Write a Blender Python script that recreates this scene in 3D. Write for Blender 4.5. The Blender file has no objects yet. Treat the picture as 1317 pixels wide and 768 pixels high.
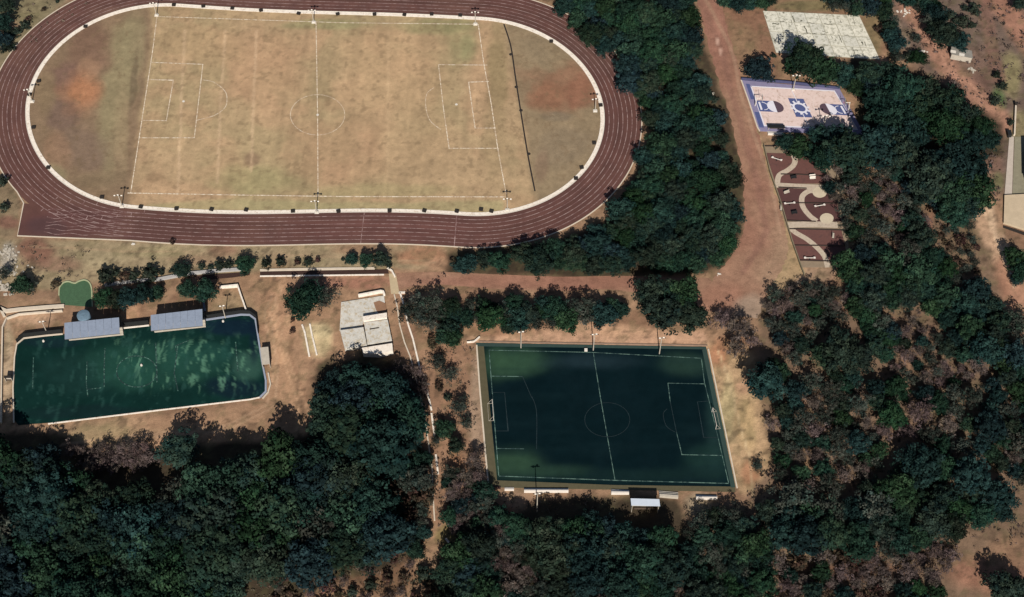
import bpy, bmesh, math, random
import numpy as np
from mathutils import Vector, Matrix
random.seed(7); R_ = random.Random(11)
S = bpy.context.scene
COL = S.collection
# ------------------------------------------------------------------ camera
F, TH, CH = 2000.0, 0.5805481, 311.817          # focal length in photo pixels, tilt from straight down, height (m)
PW, PH = 1317.0, 768.0
cam_d = bpy.data.cameras.new('camera'); cam = bpy.data.objects.new('camera', cam_d); COL.objects.link(cam)
cam.location = (0, 0, CH); cam.rotation_euler = (TH, 0, 0)
cam_d.sensor_width = 36; cam_d.lens = F/PW*36; cam_d.clip_start = 1; cam_d.clip_end = 20000
S.camera = cam
# ------------------------------------------------------------------ world, sun, exposure
SUN_EL, SUN_AZ = math.radians(38.5), math.radians(1.5)     # the sun stands behind the camera (south)
w = bpy.data.worlds.new('World'); S.world = w; w.use_nodes = True
nt = w.node_tree; bg = nt.nodes['Background']
sky = nt.nodes.new('ShaderNodeTexSky'); sky.sky_type = 'NISHITA'; sky.sun_disc = False
sky.sun_elevation = SUN_EL; sky.sun_rotation = math.pi - SUN_AZ; sky.altitude = 300
nt.links.new(sky.outputs[0], bg.inputs[0]); bg.inputs[1].default_value = 0.05
sd = bpy.data.lights.new('sun', 'SUN'); sun = bpy.data.objects.new('sun', sd); COL.objects.link(sun)
sd.energy = 5.0; sd.angle = math.radians(0.5); sd.color = (1, .95, .87)
dv = Vector((math.sin(SUN_AZ)*math.cos(SUN_EL), -math.cos(SUN_AZ)*math.cos(SUN_EL), math.sin(SUN_EL)))  # towards the sun
sun.rotation_euler = dv.to_track_quat('Z', 'Y').to_euler()
S.view_settings.view_transform = 'Standard'; S.view_settings.look = 'None'
S.view_settings.exposure = 0.80; S.view_settings.gamma = 1
# ------------------------------------------------------------------ map coordinates
ct, st = math.cos(TH), math.sin(TH)
def at(px, py, z=0.0):
    "point of the place at height z that the photograph shows at pixel (px, py)"
    x = px-PW/2; y = PH/2-py
    d = (x, y*ct+F*st, y*st-F*ct); t = (CH-z)/(-d[2])
    return Vector((d[0]*t, d[1]*t, z))
def ppm(px, py):
    x0 = at(px, py); x1 = at(px+1, py)
    return 1.0/(x1-x0).length
def npix(X, Y):
    "inverse of at() on the ground, for numpy arrays"
    Z = -CH
    depth = Y*st - Z*ct; up = Y*ct + Z*st
    return X/depth*F+PW/2, PH/2-up/depth*F
ZO = dict(A=(0,0),B=(440,0),C=(877,0),D=(0,256),E=(440,256),F=(877,256),G=(0,512),H=(440,512),I=(877,512))
# ------------------------------------------------------------------ colour
KA = 0.54
def s2l(c):
    c = c/255.0
    return c/12.92 if c <= .04045 else ((c+.055)/1.055)**2.4
def alb(r, g, b, k=None):
    k = KA if k is None else k; c = [s2l(v)*k for v in (r, g, b)]; l = .3*c[0]+.55*c[1]+.15*c[2]
    return tuple(v*.86+l*.14 for v in c)
# ------------------------------------------------------------------ noise (numpy)
def _h(ix, iy, s):
    n = (ix.astype(np.int64)*374761393 + iy.astype(np.int64)*668265263 + s*974634777) & 0xffffffff
    n = ((n ^ (n >> 13))*1274126177) & 0xffffffff
    return ((n ^ (n >> 16)) & 0xffff)/65535.0
def vnoise(x, y, s=0):
    ix = np.floor(x); iy = np.floor(y); fx = x-ix; fy = y-iy
    fx = fx*fx*(3-2*fx); fy = fy*fy*(3-2*fy)
    a = _h(ix,iy,s); b = _h(ix+1,iy,s); c = _h(ix,iy+1,s); d = _h(ix+1,iy+1,s)
    return (a*(1-fx)+b*fx)*(1-fy)+(c*(1-fx)+d*fx)*fy
def fbm(x, y, s=0, o=4):
    v = 0; a = .5; t = 0
    for i in range(o): v = v+a*vnoise(x*2**i, y*2**i, s+i*17); t += a; a *= .55
    return v/t
def sst(e0, e1, x): t = np.clip((x-e0)/(e1-e0), 0, 1); return t*t*(3-2*t)
class Painter:
    def __init__(s, X, Y):
        s.X = X; s.Y = Y; s.px, s.py = npix(X, Y); s.c = np.zeros((X.size, 3))
        s.wx = (fbm(X/9, Y/9, 5)-.5)*2; s.wy = (fbm(X/9+50, Y/9, 9)-.5)*2
    def fill(s, c, k=None): s.c[:] = alb(*c, k=k)
    def mix(s, wgt, c): wgt = wgt[:, None]; s.c = s.c*(1-wgt)+np.array(alb(*c))*wgt
    def splat(s, x, y, rx, ry, c, st_=1.0, rot=0, warp=.45):
        a = math.radians(rot); dx = s.px-x+s.wx*rx*warp; dy = s.py-y+s.wy*ry*warp
        u = (dx*math.cos(a)+dy*math.sin(a))/rx; v = (-dx*math.sin(a)+dy*math.cos(a))/ry
        s.mix(st_*sst(1.25, .55, np.hypot(u, v)), c)
    def path(s, pts, wd, c, st_=1.0, soft=.6, warp=3):
        d = np.full(s.px.shape, 1e9); x = s.px+s.wx*warp; y = s.py+s.wy*warp
        for (ax, ay), (bx, by) in zip(pts[:-1], pts[1:]):
            vx, vy = bx-ax, by-ay; t = np.clip(((x-ax)*vx+(y-ay)*vy)/(vx*vx+vy*vy), 0, 1)
            d = np.minimum(d, np.hypot(x-ax-t*vx, y-ay-t*vy))
        s.mix(st_*sst(wd*(1+soft), wd*(1-soft*.6), d*2), c)
    def poly(s, pts, c, st_=1.0, soft=6, warp=6):
        x = s.px+s.wx*warp; y = s.py+s.wy*warp; ins = np.zeros(x.shape, bool); d = np.full(x.shape, 1e9)
        for (ax, ay), (bx, by) in zip(pts, pts[1:]+pts[:1]):
            vx, vy = bx-ax, by-ay; t = np.clip(((x-ax)*vx+(y-ay)*vy)/(vx*vx+vy*vy+1e-9), 0, 1)
            d = np.minimum(d, np.hypot(x-ax-t*vx, y-ay-t*vy))
            cr = ((ay > y) != (by > y)) & (x < (bx-ax)*(y-ay)/((by-ay) if by != ay else 1e-9)+ax); ins ^= cr
        s.mix(st_*sst(-soft, soft, np.where(ins, d, -d)), c)
    def mottle(s, scale, amp, seed=1, mn=.5):
        n = fbm(s.X/scale, s.Y/scale, seed, 5)-.5
        s.c = s.c*np.clip(1+n*2*amp, mn, 2)[:, None]
    def tint(s, scale, c, thr=.55, st_=.5, seed=3, wd=.12):
        n = fbm(s.X/scale, s.Y/scale, seed, 5); s.mix(st_*sst(thr-wd, thr+wd, n), c)
# ------------------------------------------------------------------ materials
MATS = {}
def _noise(nt, scale, detail=6, rough=.6):
    tc = nt.nodes.get('TC') or nt.nodes.new('ShaderNodeNewGeometry'); tc.name = 'TC'
    n = nt.nodes.new('ShaderNodeTexNoise'); n.inputs['Scale'].default_value = scale
    n.inputs['Detail'].default_value = detail; n.inputs['Roughness'].default_value = rough
    nt.links.new(tc.outputs['Position'], n.inputs['Vector']); return n
def mat(name, color=None, amp=.25, scale=.8, rough=.85, bump=.0, bscale=3, attr=False, rnd=0, wear=None, wthr=.5, metal=0, spec=.3):
    if name in MATS: return MATS[name]
    m = bpy.data.materials.new(name); m.use_nodes = True; nt = m.node_tree; b = nt.nodes['Principled BSDF']
    b.inputs['Roughness'].default_value = rough; b.inputs['Metallic'].default_value = metal
    b.inputs['Specular IOR Level'].default_value = spec
    if attr: a = nt.nodes.new('ShaderNodeAttribute'); a.attribute_name = 'Col'; src = a.outputs['Color']
    else: a = nt.nodes.new('ShaderNodeRGB'); a.outputs[0].default_value = (*color, 1); src = a.outputs[0]
    if wear:
        n = _noise(nt, scale*1.7, 8, .7); r = nt.nodes.new('ShaderNodeMapRange')
        r.inputs['From Min'].default_value = wthr-.06; r.inputs['From Max'].default_value = wthr+.06
        nt.links.new(n.outputs['Fac'], r.inputs['Value'])
        mx = nt.nodes.new('ShaderNodeMix'); mx.data_type = 'RGBA'; nt.links.new(r.outputs[0], mx.inputs['Factor'])
        nt.links.new(src, mx.inputs['A']); mx.inputs['B'].default_value = (*wear, 1); src = mx.outputs['Result']
    if amp:
        n1 = _noise(nt, scale); n2 = _noise(nt, scale*7, 4)
        ad = nt.nodes.new('ShaderNodeMath'); ad.operation = 'ADD'
        nt.links.new(n1.outputs['Fac'], ad.inputs[0]); nt.links.new(n2.outputs['Fac'], ad.inputs[1])
        mr = nt.nodes.new('ShaderNodeMapRange'); mr.inputs['From Min'].default_value = .65; mr.inputs['From Max'].default_value = 1.35
        mr.inputs['To Min'].default_value = 1-amp; mr.inputs['To Max'].default_value = 1+amp
        nt.links.new(ad.outputs[0], mr.inputs['Value'])
        v = nt.nodes.new('ShaderNodeVectorMath'); v.operation = 'SCALE'
        nt.links.new(src, v.inputs[0]); nt.links.new(mr.outputs[0], v.inputs['Scale']); src = v.outputs[0]
    if rnd:
        oi = nt.nodes.new('ShaderNodeObjectInfo'); hs = nt.nodes.new('ShaderNodeHueSaturation')
        r = nt.nodes.new('ShaderNodeMapRange'); r.inputs['To Min'].default_value = 1-rnd; r.inputs['To Max'].default_value = 1+rnd
        nt.links.new(oi.outputs['Random'], r.inputs['Value']); nt.links.new(r.outputs[0], hs.inputs['Value'])
        m2 = nt.nodes.new('ShaderNodeMath'); m2.operation = 'MULTIPLY'; m2.inputs[1].default_value = 7.31
        nt.links.new(oi.outputs['Random'], m2.inputs[0]); fr = nt.nodes.new('ShaderNodeMath'); fr.operation = 'FRACT'
        nt.links.new(m2.outputs[0], fr.inputs[0]); r2 = nt.nodes.new('ShaderNodeMapRange')
        r2.inputs['To Min'].default_value = .46; r2.inputs['To Max'].default_value = .54
        nt.links.new(fr.outputs[0], r2.inputs['Value']); nt.links.new(r2.outputs[0], hs.inputs['Hue'])
        nt.links.new(src, hs.inputs['Color']); src = hs.outputs[0]
    nt.links.new(src, b.inputs['Base Color'])
    if bump:
        n = _noise(nt, bscale, 6, .7); bp = nt.nodes.new('ShaderNodeBump'); bp.inputs['Strength'].default_value = bump
        bp.inputs['Distance'].default_value = .3; nt.links.new(n.outputs['Fac'], bp.inputs['Height']); nt.links.new(bp.outputs[0], b.inputs['Normal'])
    MATS[name] = m; return m
M_ground = mat('ground', attr=True, amp=.3, scale=.55, rough=.95, bump=.35, bscale=1.2, spec=.1)
M_grassf = mat('infield_grass', attr=True, amp=.2, scale=.7, rough=.95, bump=.25, bscale=2, spec=.1)
M_track = mat('track_rubber', attr=True, amp=.10, scale=.4, rough=.9, spec=.15)
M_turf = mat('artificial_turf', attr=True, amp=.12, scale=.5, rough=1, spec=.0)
M_white = mat('white_paint', alb(225,215,200), amp=.12, scale=1.5, rough=.7)
M_kerb = mat('kerb_concrete', alb(246,232,214), amp=.16, scale=1.1, rough=.8, wear=alb(210,188,164), wthr=.58)
M_line = mat('chalk_line', alb(240,222,196), amp=.2, scale=.9, wear=alb(190,160,126), wthr=.5)
M_lane = mat('lane_paint', alb(172,142,136), amp=.15, scale=.35, wear=alb(122,84,80), wthr=.50)
M_tline = mat('turf_line', alb(96,130,116), amp=.2, scale=.35, wear=alb(36,64,64), wthr=.50)
M_fline = mat('faded_turf_line', alb(28,54,58), amp=.2, scale=.7, wear=alb(11,34,40), wthr=.46)
M_conc = mat('concrete', alb(190,178,160), amp=.2, scale=.9, bump=.1)
M_stone = mat('pale_render', alb(214,196,172), amp=.14, scale=1.3)
M_brown = mat('brown_soil', alb(62,36,26), amp=.3, scale=1.5, bump=.3)
M_dark = mat('dark_metal', alb(30,32,34), amp=.2, rough=.6)
M_drain = mat('dark_iron', alb(42,34,28), amp=.3, scale=2)
M_roof = mat('grey_roof_sheet', alb(138,150,170), wear=alb(132,143,162), wthr=.56, amp=.10, scale=.9, rough=.5, metal=0.0)
M_roofw = mat('white_roof_sheet', alb(205,215,228), amp=.08, scale=.9, rough=.5)
M_wood = mat('bark', alb(92,76,62), amp=.3, scale=2)
M_twig = mat('dry_twigs', alb(118,98,88), amp=.3, scale=.5, rnd=.25)
# ------------------------------------------------------------------ objects
def put(o, parent=None):
    COL.objects.link(o)
    if parent: o.parent = parent
    return o
def tag(o, label=None, cat=None, group=None, kind=None):
    if label: o['label'] = label
    if cat: o['category'] = cat
    if group: o['group'] = group
    if kind: o['kind'] = kind
    return o
def empty(name, loc=(0,0,0), rz=0):
    o = bpy.data.objects.new(name, None); o.location = loc; o.rotation_euler.z = rz; o.empty_display_size = .5; return put(o)
class MB:
    def __init__(s): s.v = []; s.f = []; s.c = []
    def add(s, vs, fs):
        n = len(s.v); s.v += [tuple(v) for v in vs]; s.f += [tuple(i+n for i in f) for f in fs]
    def prism(s, pts, z0, z1):
        "pts: counter-clockwise outline (x, y)"
        a = sum(p[0]*q[1]-q[0]*p[1] for p, q in zip(pts, list(pts[1:])+[pts[0]]))
        if a < 0: pts = list(reversed(pts))
        n = len(pts); vs = [(p[0], p[1], z0) for p in pts]+[(p[0], p[1], z1) for p in pts]
        s.add(vs, [tuple(range(n, 2*n)), tuple(range(n-1, -1, -1))]+[(i, (i+1) % n, n+(i+1) % n, n+i) for i in range(n)])
        return s
    def box(s, c, d, rz=0, rx=0):
        M = Matrix.Translation(c) @ Matrix.Rotation(rz, 4, 'Z') @ Matrix.Rotation(rx, 4, 'X')
        x, y, z = d[0]/2, d[1]/2, d[2]/2
        vs = [M @ Vector((a*x, b*y, e*z)) for e in (-1, 1) for b in (-1, 1) for a in (-1, 1)]
        s.add(vs, [(0,2,3,1),(4,5,7,6),(0,1,5,4),(2,6,7,3),(1,3,7,5),(0,4,6,2)]); return s
    def tube(s, p0, p1, r0, r1=None, n=6, cap=True):
        r1 = r0 if r1 is None else r1; p0 = Vector(p0); p1 = Vector(p1); q = (p1-p0).to_track_quat('Z', 'Y')
        vs = []
        for p, r in ((p0, r0), (p1, r1)):
            for i in range(n):
                a = 2*math.pi*i/n; vs.append(p+q @ Vector((math.cos(a)*r, math.sin(a)*r, 0)))
        fs = [(i, (i+1) % n, n+(i+1) % n, n+i) for i in range(n)]
        if cap: fs += [tuple(range(n, 2*n)), tuple(range(n-1, -1, -1))]
        s.add(vs, fs); return s
    def ribbon(s, pts, wd, z0, z1=None, closed=False):
        "flat strip along pts (world xy), or a low wall when z1 is given"
        P = [Vector((p[0], p[1])) for p in pts]; n = len(P); L = []; Rr = []
        for i in range(n):
            a = P[i-1] if (i > 0 or closed) else P[i]; b = P[(i+1) % n] if (i < n-1 or closed) else P[i]
            d = (b-a); d.normalize(); k = Vector((-d.y, d.x))
            m = 1.0
            if 0 < i < n-1 or closed:
                e = (P[(i+1) % n]-P[i]).normalized(); m = 1/max(.4, abs(e.dot(d)))
            L.append(P[i]+k*wd/2*m); Rr.append(P[i]-k*wd/2*m)
        vs = []; fs = []
        if z1 is None:
            for l, r in zip(L, Rr): vs += [(l.x, l.y, z0), (r.x, r.y, z0)]
            for i in range(n if closed else n-1):
                j = (i+1) % n; fs.append((2*i, 2*i+1, 2*j+1, 2*j))
        else:
            for l, r in zip(L, Rr): vs += [(l.x, l.y, z0), (r.x, r.y, z0), (r.x, r.y, z1), (l.x, l.y, z1)]
            for i in range(n if closed else n-1):
                j = (i+1) % n; a, b = 4*i, 4*j
                fs += [(a+3, a+2, b+2, b+3), (a, a+3, b+3, b), (a+2, a+1, b+1, b+2), (a+1, a, b, b+1)]
            if not closed: fs += [(0, 1, 2, 3), (4*n-1, 4*n-2, 4*n-3, 4*n-4)]
        s.add(vs, fs); return s
    def mesh(s, name, m=None, smooth=False):
        me = bpy.data.meshes.new(name); me.from_pydata(s.v, [], s.f); me.update()
        if m: me.materials.append(m)
        if s.c:
            at_ = me.color_attributes.new('Col', 'FLOAT_COLOR', 'POINT')
            a = np.ones((len(s.v), 4)); a[:, :3] = np.array(s.c); at_.data.foreach_set('color', a.ravel())
        if smooth: me.polygons.foreach_set('use_smooth', [True]*len(me.polygons))
        return me
    def build(s, name, m, parent=None, smooth=False): return put(bpy.data.objects.new(name, s.mesh(name, m, smooth)), parent)
def W2(pts): return [at(*p).to_2d() for p in pts]
def spl(pts, k=8, closed=False):
    P = [Vector(p) for p in pts]; n = len(P); out = []
    for i in range(n if closed else n-1):
        g = (lambda j: P[j % n]) if closed else (lambda j: P[min(max(j, 0), n-1)])
        a, b, c, d = g(i-1), g(i), g(i+1), g(i+2)
        for q in range(k):
            t = q/k; out.append(.5*((2*b)+(c-a)*t+(2*a-5*b+4*c-d)*t*t+(3*b-a-3*c+d)*t**3))
    if not closed: out.append(P[-1])
    return out
def colour_mesh(me, rgb):
    a_ = me.color_attributes.new('Col', 'FLOAT_COLOR', 'POINT'); a = np.ones((len(rgb), 4)); a[:, :3] = rgb
    a_.data.foreach_set('color', a.ravel())
def grid_sheet(name, P, z, m, paint, parent=None, keep=None):
    "P: array (n, m, 2) of world points"
    n, k = P.shape[:2]; X = P[..., 0].ravel(); Y = P[..., 1].ravel()
    idx = np.arange(n*k).reshape(n, k)
    F_ = np.stack([idx[:-1, :-1], idx[:-1, 1:], idx[1:, 1:], idx[1:, :-1]], -1).reshape(-1, 4)
    if keep is not None: F_ = F_[keep(P).ravel()]
    me = bpy.data.meshes.new(name); co = np.stack([X, Y, np.full(X.shape, z) if np.isscalar(z) else z.ravel()], 1)
    p0, p1, p2 = co[F_[0, 0]], co[F_[0, 1]], co[F_[0, 2]]
    if np.cross(p1-p0, p2-p1)[2] < 0: F_ = F_[:, ::-1]
    me.vertices.add(len(co)); me.vertices.foreach_set('co', co.ravel())
    me.loops.add(F_.size); me.loops.foreach_set('vertex_index', F_.ravel().astype(np.int32))
    me.polygons.add(len(F_)); me.polygons.foreach_set('loop_start', np.arange(0, F_.size, 4, dtype=np.int32))
    me.update(calc_edges=True); me.validate(); me.materials.append(m)
    colour_mesh(me, paint(X, Y))
    return put(bpy.data.objects.new(name, me), parent)
def quad_grid(c, n, m, z=0):
    "bilinear grid between four photo corners (TL, TR, BR, BL)"
    q = [np.array(at(*p, z).to_2d()) for p in c]; u = np.linspace(0, 1, n)[:, None, None]; v = np.linspace(0, 1, m)[None, :, None]
    return (q[0]*(1-v)+q[1]*v)*(1-u)+(q[3]*(1-v)+q[2]*v)*u
# ================================================================== GROUND
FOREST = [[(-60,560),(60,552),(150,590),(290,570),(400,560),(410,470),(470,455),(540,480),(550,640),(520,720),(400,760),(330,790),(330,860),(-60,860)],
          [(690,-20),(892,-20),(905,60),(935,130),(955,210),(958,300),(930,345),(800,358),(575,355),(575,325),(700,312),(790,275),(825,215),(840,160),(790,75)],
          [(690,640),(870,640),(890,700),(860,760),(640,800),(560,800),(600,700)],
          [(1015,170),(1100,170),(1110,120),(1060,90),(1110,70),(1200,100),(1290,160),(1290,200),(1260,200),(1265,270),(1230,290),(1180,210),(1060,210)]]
def paint_ground(X, Y):
    p = Painter(X, Y); p.fill((150,118,92))
    p.tint(30, (128,96,76), .5, .6, 3); p.tint(7, (172,142,112), .58, .35, 4)
    # north-east waste ground
    p.poly([(1140,-60),(1400,-60),(1400,300),(1270,250),(1290,150),(1200,110),(1150,60)], (104,88,80), .95, 12)
    p.poly([(905,-60),(990,-60),(1000,110),(955,100),(925,30)], (132,96,76), .8, 8)
    for x, y, rx, ry, c, s in [(955,55,22,30,(138,112,84),.7),(1118,50,16,45,(128,112,80),.85),(1050,8,70,8,(118,108,74),.9),(1060,90,40,12,(160,124,100),.6),
        (1130,78,12,10,(168,128,104),.7),(1250,100,30,35,(112,84,74),.8),(1302,95,14,30,(136,128,88),.8),(1283,128,11,20,(80,112,62),.8),(1310,160,16,25,(136,126,90),.8),
        (1262,75,24,20,(122,98,86),.6),(1240,85,22,12,(118,96,82),.6)]: p.splat(x, y, rx, ry, c, s)
    p.path([(1168,10),(1190,38),(1208,68),(1222,95),(1255,125),(1290,160)], 24, (164,120,100), .9, .7, 5)
    p.path([(1140,5),(1160,45),(1172,70)], 7, (132,114,100), .8)
    p.path([(1262,-20),(1300,20),(1330,60)], 26, (158,112,92), .85, .6, 4)
    p.path([(1262,-20),(1275,60),(1285,100)], 16, (128,92,80), .6, .6, 4)
    # west of the track
    p.poly([(-80,-60),(120,-60),(60,40),(10,110),(-80,160)], (132,122,96), .9, 8)
    p.splat(16, 34, 12, 12, (164,126,104), .9); p.splat(30, 15, 40, 20, (126,118,86), .6)
    p.poly([(-60,200),(12,225),(28,262),(20,305),(-60,310)], (128,112,88), .9, 6)
    p.splat(10, 285, 18, 10, (122,84,72), .8)
    # strip between track and training pitch
    p.poly([(10,306),(580,318),(570,345),(500,350),(330,352),(130,360),(95,368),(-40,372),(-40,306)], (152,136,106), .95, 5)
    for x, y, rx, ry, c, s in [(45,325,26,22,(128,84,72),.8),(75,340,30,10,(136,98,84),.6),(130,332,50,14,(158,144,112),.7),(285,322,22,9,(140,96,80),.6),(250,335,40,8,(150,120,96),.6),
        (400,326,60,10,(158,138,108),.7),(470,322,40,7,(150,110,86),.6),(10,330,12,20,(160,156,150),.7),(545,330,40,14,(160,112,84),.8),(565,340,18,10,(180,138,108),.7),
        (200,325,40,8,(144,134,98),.6),(60,378,60,6,(140,112,90),.7)]: p.splat(x, y, rx, ry, c, s)
    # earth round the training pitch
    p.poly([(330,350),(505,352),(530,430),(400,470),(385,560),(290,570),(60,600),(30,555),(330,520),(350,470),(335,400),(270,385),(265,370)], (160,126,98), .95, 6)
    for x, y, rx, ry, c, s in [(360,400,28,60,(172,132,102),.7),(362,480,20,50,(176,138,106),.6),(300,400,30,25,(158,136,104),.8),(190,548,110,10,(158,130,100),.8),(130,560,50,14,(150,134,98),.6),
        (230,545,60,9,(166,128,100),.6),(410,440,18,24,(196,176,134),.9),(408,425,20,12,(200,184,142),.7),(470,365,36,9,(160,112,92),.9),(420,362,30,7,(160,112,92),.8),(370,430,6,40,(190,150,118),.5),
        (350,465,5,30,(190,152,118),.5),(45,410,36,9,(180,146,118),.9),(10,470,8,60,(178,156,128),.9),(168,405,14,14,(180,140,110),.8),(172,412,12,10,(196,150,116),.5)]: p.splat(x, y, rx, ry, c, s)
    p.path([(365,360),(350,400),(365,470),(392,560)], 8, (186,146,112), .5, .8, 4); p.path([(378,410),(372,460),(396,520)], 5, (150,112,86), .5, .8, 4)
    # between the paths and the artificial turf pitch
    p.poly([(505,345),(600,380),(600,440),(630,640),(640,700),(600,730),(560,700),(545,560),(520,450)], (146,112,88), .95, 6)
    for x, y, rx, ry, c, s in [(615,530,12,90,(160,134,112),.95),(600,430,14,14,(172,136,108),.7),(545,440,12,40,(158,124,96),.7),(578,490,8,60,(150,112,88),.6),(640,665,22,25,(158,106,80),.9),
        (655,640,30,10,(150,122,98),.7),(575,690,14,16,(120,110,66),.8),(585,600,10,20,(160,116,84),.7),(690,645,40,8,(150,120,98),.7)]: p.splat(x, y, rx, ry, c, s)
    p.poly([(600,436),(640,430),(700,425),(760,418),(840,425),(905,425),(915,445),(760,450),(625,443)], (190,150,122), .95, 4)
    p.splat(640, 425, 50, 9, (160,120,92), .8); p.splat(800, 428, 50, 10, (182,144,114), .7)
    # east side of the turf pitch
    p.poly([(905,440),(970,440),(985,480),(1000,560),(985,620),(960,640),(938,620)], (176,146,110), .95, 5)
    for x, y, rx, ry, c, s in [(925,455,16,16,(168,118,86),.9),(950,440,30,14,(160,110,80),.6),(935,530,12,50,(182,166,122),.8),(960,550,14,40,(176,150,106),.7),(965,610,14,20,(168,118,86),.8),(958,495,14,12,(172,130,104),.6),(985,440,16,40,(150,114,90),.6)]:
        p.splat(x, y, rx, ry, c, s)
    # south-east woodland floor
    p.poly([(975,350),(1110,355),(1060,230),(1170,200),(1290,300),(1400,400),(1400,860),(640,860),(700,740),(870,740),(880,640),(960,650),(990,600),(975,480)], (114,93,76), .95, 8)
    for x, y, rx, ry, c, s in [(1040,352,60,9,(158,130,106),.9),(1090,360,25,12,(150,110,88),.6),(1140,412,16,10,(142,104,86),.8),(1155,440,10,14,(146,108,88),.7),(1165,465,10,20,(150,116,92),.8),(1157,500,12,14,(150,124,104),.8),
        (1205,430,16,16,(128,98,82),.7),(1215,465,16,20,(120,94,80),.7),(1090,400,16,9,(150,112,90),.6),(1110,180,30,8,(140,112,84),.6),(1110,215,16,8,(160,124,96),.8),(1165,220,8,30,(160,118,96),.8),(1188,205,9,10,(140,118,92),.8),
        (1195,280,7,30,(140,98,80),.7),(1120,280,50,40,(98,84,64),.8),(1245,310,24,34,(118,98,78),.8),(1165,555,22,14,(126,98,78),.8),(1227,634,11,7,(150,118,92),.8),(1035,605,9,25,(156,124,92),.8),(1030,530,10,30,(150,112,90),.6),
        (1270,735,60,30,(146,104,84),.95),(1300,710,40,20,(140,108,84),.8),(1080,735,90,14,(120,86,68),.7),(1035,715,50,8,(146,124,96),.7),(1110,700,14,20,(110,84,68),.7),(985,660,6,30,(150,126,100),.7),(885,710,20,20,(122,102,72),.8),
        (900,650,22,14,(150,136,112),.7),(480,740,60,30,(112,84,64),.9),(500,752,30,14,(124,96,72),.7),(370,750,30,20,(116,86,66),.8),(15,650,20,28,(92,76,62),.7),(745,762,40,12,(92,78,58),.7),(1310,590,14,30,(104,86,70),.7)]: p.splat(x, y, rx, ry, c, s)
    p.path([(1258,255),(1275,300),(1295,345),(1325,400)], 24, (196,160,130), .9, .7, 4)
    p.path([(1295,345),(1310,400),(1330,440)], 30, (158,112,90), .8, .7, 4)
    p.path([(1268,250),(1284,300),(1300,345)], 9, (226,196,164), .6, .8, 2)
    p.poly([(1250,180),(1290,180),(1292,260),(1262,262)], (126,96,84), .8, 5); p.splat(1284,235,8,14,(98,106,68),.7)
    p.poly([(1268,250),(1292,255),(1292,320),(1317,340),(1300,345)], (150,118,92), .8, 4)
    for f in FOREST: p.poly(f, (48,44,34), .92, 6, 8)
    # verge along the dirt road
    p.poly([(935,110),(955,110),(975,165),(985,190),(1035,350),(990,385),(975,340),(985,260),(960,170)], (168,142,106), .9, 4)
    for pts, cl in [([(362,356),(352,400),(360,450),(384,520),(380,560)],(196,158,124)),([(366,356),(357,400),(366,450),(392,515),(400,540)],(196,158,124)),([(350,380),(340,400),(345,440),(352,480),(345,520),(290,548),(180,560),(80,572)],(186,152,122)),([(356,384),(348,404),(352,440),(358,482),(352,524),(292,553),(180,565)],(186,152,122)),
        ([(900,-10),(928,60),(952,150),(974,230),(988,300),(975,345)],(134,92,76)),([(520,362),(600,366),(800,366)],(142,98,80)),([(925,450),(945,520),(965,600),(970,640)],(196,172,134)),([(1262,262),(1282,310),(1304,370)],(226,194,160)),([(1172,12),(1196,44),(1222,90),(1262,130)],(186,140,116)),([(1178,10),(1201,42),(1228,88),(1268,128)],(186,140,116)),
        ([(40,318),(200,324),(420,330),(560,338)],(168,142,112)),([(985,645),(992,672),(1010,700),(1060,720)],(160,136,108))]: p.path(pts, 2.4, cl, .55, .8, 2.5)
    p.tint(2.2, (96,92,62), .60, .35, 26, .06)
    p.mottle(14, .16, 21); p.mottle(3.2, .26, 22); p.mottle(1.0, .22, 24); p.tint(1.6, (70,58,46), .66, .5, 31, .06)
    return np.clip(p.c*np.array([1.13,1.07,.99]), .004, .8)
def axis(a, b, step, far):
    m = np.arange(a, b+1e-6, step); L = [a-d for d in far][::-1]; Rr = [b+d for d in far]
    return np.array(L+list(m)+Rr)
far = [6, 20, 60, 200, 700, 2500, 8000]
gx = axis(-165, 165, .55, far); gy = axis(105, 330, .55, far)
GX, GY = np.meshgrid(gx, gy)
P = np.stack([GX, GY], -1)
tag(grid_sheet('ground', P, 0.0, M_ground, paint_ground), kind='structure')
# ================================================================== RUNNING TRACK
TC, TY, TL, TR_ = np.array((-51.6258, 264.2823)), -0.0453542, 82.541, 33.63
cy_, sy_ = math.cos(TY), math.sin(TY)
def T(u, v): return Vector((TC[0]+u*cy_-v*sy_, TC[1]+u*sy_+v*cy_))
def Tinv(p): dx, dy = p[0]-TC[0], p[1]-TC[1]; return dx*cy_+dy*sy_, -dx*sy_+dy*cy_
PER = 2*TL+2*math.pi*TR_
def sta(s, off):
    "stadium point at perimeter s (from middle of the lower straight, counter-clockwise) moved out by off, in u, v"
    s = s % PER; h = TL/2; r = TR_+off; c = math.pi*TR_
    if s < h: return (s, -r)
    s -= h
    if s < c: a = -math.pi/2+s/TR_; return (h+math.cos(a)*r, math.sin(a)*r)
    s -= c
    if s < TL: return (h-s, r)
    s -= TL
    if s < c: a = math.pi/2+s/TR_; return (-h+math.cos(a)*r, math.sin(a)*r)
    return (s-c-h, -r)
def sproj(u, v):
    h = TL/2; c = math.pi*TR_
    if abs(u) <= h: d = abs(v)-TR_; s = (u if v < 0 else h+c+(h-u))
    else:
        a = math.atan2(v, abs(u)-h); d = math.hypot(abs(u)-h, v)-TR_
        s = h+(a+math.pi/2)*TR_ if u > 0 else h+c+TL+(math.pi/2-a)*TR_
    return s % PER, d
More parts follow.
